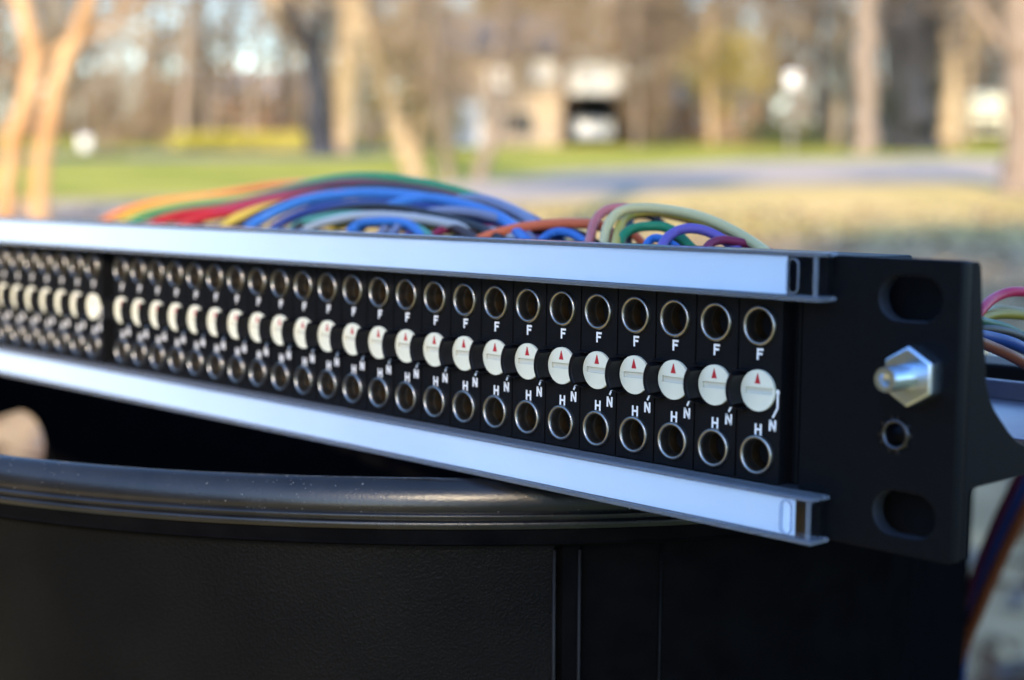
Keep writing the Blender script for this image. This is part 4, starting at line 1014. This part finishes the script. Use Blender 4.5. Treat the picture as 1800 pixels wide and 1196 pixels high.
cable('grey', 'pale grey cable arching low in front of the blue ones', 1.35, [(490, 470, 24), (535, 408, 36), (590, 387, 38), (655, 379, 38), (730, 384, 38), (810, 398, 38), (900, 418, 36), (950, 460, 28)])
cable('blue', 'short bright blue cable under the grey arch', 1.3, [(590, 460, 24), (620, 402, 36), (660, 390, 37), (720, 396, 36), (760, 440, 30)])
cable('purple', 'purple cable dipping between blue cables right of the grey arch', 1.4, [(690, 450, 26), (740, 394, 42), (800, 372, 46), (860, 384, 46), (930, 408, 42), (970, 450, 34)])
cable('maroon', 'maroon cable lying flat along the strip right of the bundle', 1.2, [(720, 450, 26), (780, 404, 38), (840, 401, 40), (900, 410, 40), (960, 440, 34)])
# right bundle
cable('rust', 'rust red cable making a low arch right of centre', 1.35, [(790, 470, 22), (840, 424, 32), (895, 405, 36), (950, 396, 38), (1010, 393, 40), (1060, 400, 40), (1100, 440, 34)])
cable('pink', 'pink cable at the left of the tight right-hand loop', 1.2, [(1020, 480, 20), (1036, 425, 32), (1046, 390, 38), (1066, 370, 42), (1100, 366, 46), (1160, 374, 52), (1240, 396, 58), (1300, 440, 56)])
cable('cream', 'cream cable forming the tight right-hand loop', 1.2, [(1056, 490, 20), (1062, 430, 30), (1068, 398, 34), (1088, 374, 38), (1124, 366, 40), (1180, 370, 42), (1240, 384, 42), (1300, 412, 42), (1350, 446, 40)])
cable('olive', 'olive yellow cable on the long tail of the right-hand loop', 1.15, [(1080, 440, 26), (1095, 388, 40), (1130, 373, 46), (1190, 378, 48), (1260, 398, 50), (1320, 424, 50), (1370, 460, 46)])
cable('green', 'green cable inside the tight right-hand loop', 1.15, [(1076, 490, 20), (1088, 430, 30), (1106, 406, 34), (1140, 398, 36), (1180, 404, 38), (1220, 440, 36)])
cable('purple', 'violet cable arching at the right end of the loop', 1.15, [(1150, 490, 20), (1164, 432, 29), (1184, 410, 33), (1212, 402, 35), (1250, 410, 38), (1300, 440, 40)])
cable('black', 'black cable crossing behind the cream loop', 1.1, [(1100, 480, 34), (1106, 400, 50), (1112, 380, 54), (1150, 384, 60), (1210, 440, 60)])
cable('blue', 'short blue cable beside the violet one at the strip', 1.0, [(1120, 480, 22), (1140, 426, 32), (1165, 421, 33), (1195, 440, 32)])
cable('maroon', 'maroon cable lying along the strip at the right end', 1.0, [(1220, 480, 24), (1250, 428, 34), (1300, 426, 40), (1370, 450, 46)])
cable('rust', 'red-brown cable deep inside the right-hand loop', 1.0, [(1060, 480, 26), (1082, 412, 42), (1110, 410, 46), (1150, 450, 44)])
cable('blue', 'blue cable under the low rust arch', 1.1, [(920, 470, 22), (960, 416, 36), (1000, 410, 38), (1050, 440, 34)])
# far side, seen past the right bracket
G2 = 'coloured cables seen past the right bracket'
cable('magenta', 'magenta cable topmost past the right bracket', 1.15, [(1690, 590, 50), (1725, 545, 62), (1752, 522, 72), (1790, 513, 80), (1850, 524, 92), (1900, 570, 100)], G2)
cable('shaded_olive', 'mustard cable second from the top past the right bracket', 1.1, [(1700, 580, 52), (1735, 557, 64), (1780, 553, 76), (1840, 566, 90), (1890, 610, 100)], G2)
cable('shaded_cream', 'cream cable just above the mustard one past the right bracket', 0.8, [(1700, 575, 60), (1740, 546, 76), (1780, 545, 84), (1850, 560, 98)], G2)
cable('dkgreen', 'green cable below the mustard one past the right bracket', 1.1, [(1700, 560, 50), (1735, 568, 60), (1775, 580, 70), (1830, 610, 86)], G2)
cable('shaded_blue2', 'blue cable under the green one past the right bracket', 1.3, [(1690, 585, 46), (1735, 592, 56), (1785, 606, 66), (1850, 640, 84)], G2)
cable('black', 'black cable past the right bracket between green and blue', 1.2, [(1690, 580, 50), (1740, 580, 60), (1790, 592, 72), (1850, 625, 86)], G2)
cable('shaded_rust2', 'rust cable lowest past the right bracket', 1.2, [(1690, 590, 44), (1738, 608, 54), (1785, 630, 62), (1850, 670, 76)], G2)
G3 = 'cables hanging below the right bracket'  # drawn in darker copies, deep shade painted into the colour
cable('shaded_maroon', 'maroon cable hanging left of the blue one below the bracket', 2.2, [(1900, 560, 250), (1836, 740, 256), (1790, 840, 260), (1752, 920, 264), (1720, 1000, 268), (1690, 1090, 272), (1660, 1240, 276)], G3)
cable('shaded_blue', 'blue cable hanging in the middle below the bracket', 2.6, [(1930, 560, 244), (1860, 740, 250), (1812, 838, 254), (1772, 920, 258), (1738, 1000, 262), (1708, 1090, 266), (1690, 1160, 270), (1680, 1260, 274)], G3)
cable('shaded_rust', 'rust cable hanging right of the blue one below the bracket', 2.4, [(1960, 560, 238), (1890, 730, 244), (1836, 830, 248), (1792, 915, 252), (1752, 1000, 256), (1718, 1080, 260), (1690, 1150, 264), (1660, 1260, 268)], G3)
# darker strands filling the bundle; black ones stand in for shade in its gaps
cable('black', 'black strand standing in for the shaded gap below the green arch', 1.5, [(360, 460, 34), (430, 392, 50), (510, 356, 56), (600, 338, 58), (690, 336, 56), (790, 352, 52), (880, 384, 46), (950, 440, 36)])
cable('black', 'black strand standing in for the shaded gap under the broad blue arch', 1.5, [(470, 470, 24), (520, 404, 38), (590, 372, 42), (680, 366, 42), (780, 384, 40), (860, 410, 36), (910, 450, 28)])
cable('maroon', 'dark red strand between the green arch and the brown one', 1.4, [(280, 450, 40), (360, 384, 60), (450, 358, 66), (540, 332, 66), (620, 322, 64), (720, 330, 62), (820, 352, 58), (910, 388, 52), (960, 440, 44)])
cable('navy', 'navy strand trailing off at the right end of the left bundle', 1.5, [(720, 400, 40), (790, 356, 56), (850, 352, 58), (905, 372, 54), (960, 402, 46), (1000, 440, 38)])
cable('slate', 'slate strand crossing the second bright blue cable', 1.3, [(660, 450, 24), (710, 392, 38), (770, 372, 42), (840, 376, 42), (910, 398, 40), (950, 440, 32)])
cable('brown', 'dark brown strand lying flat between the two bundles', 1.2, [(760, 460, 24), (830, 412, 36), (900, 404, 40), (960, 408, 40), (1020, 414, 40), (1080, 450, 34)])
cable('olive', 'olive strand low behind the grey arch', 1.2, [(540, 460, 24), (590, 400, 40), (660, 394, 42), (740, 400, 42), (830, 414, 38), (880, 450, 30)])
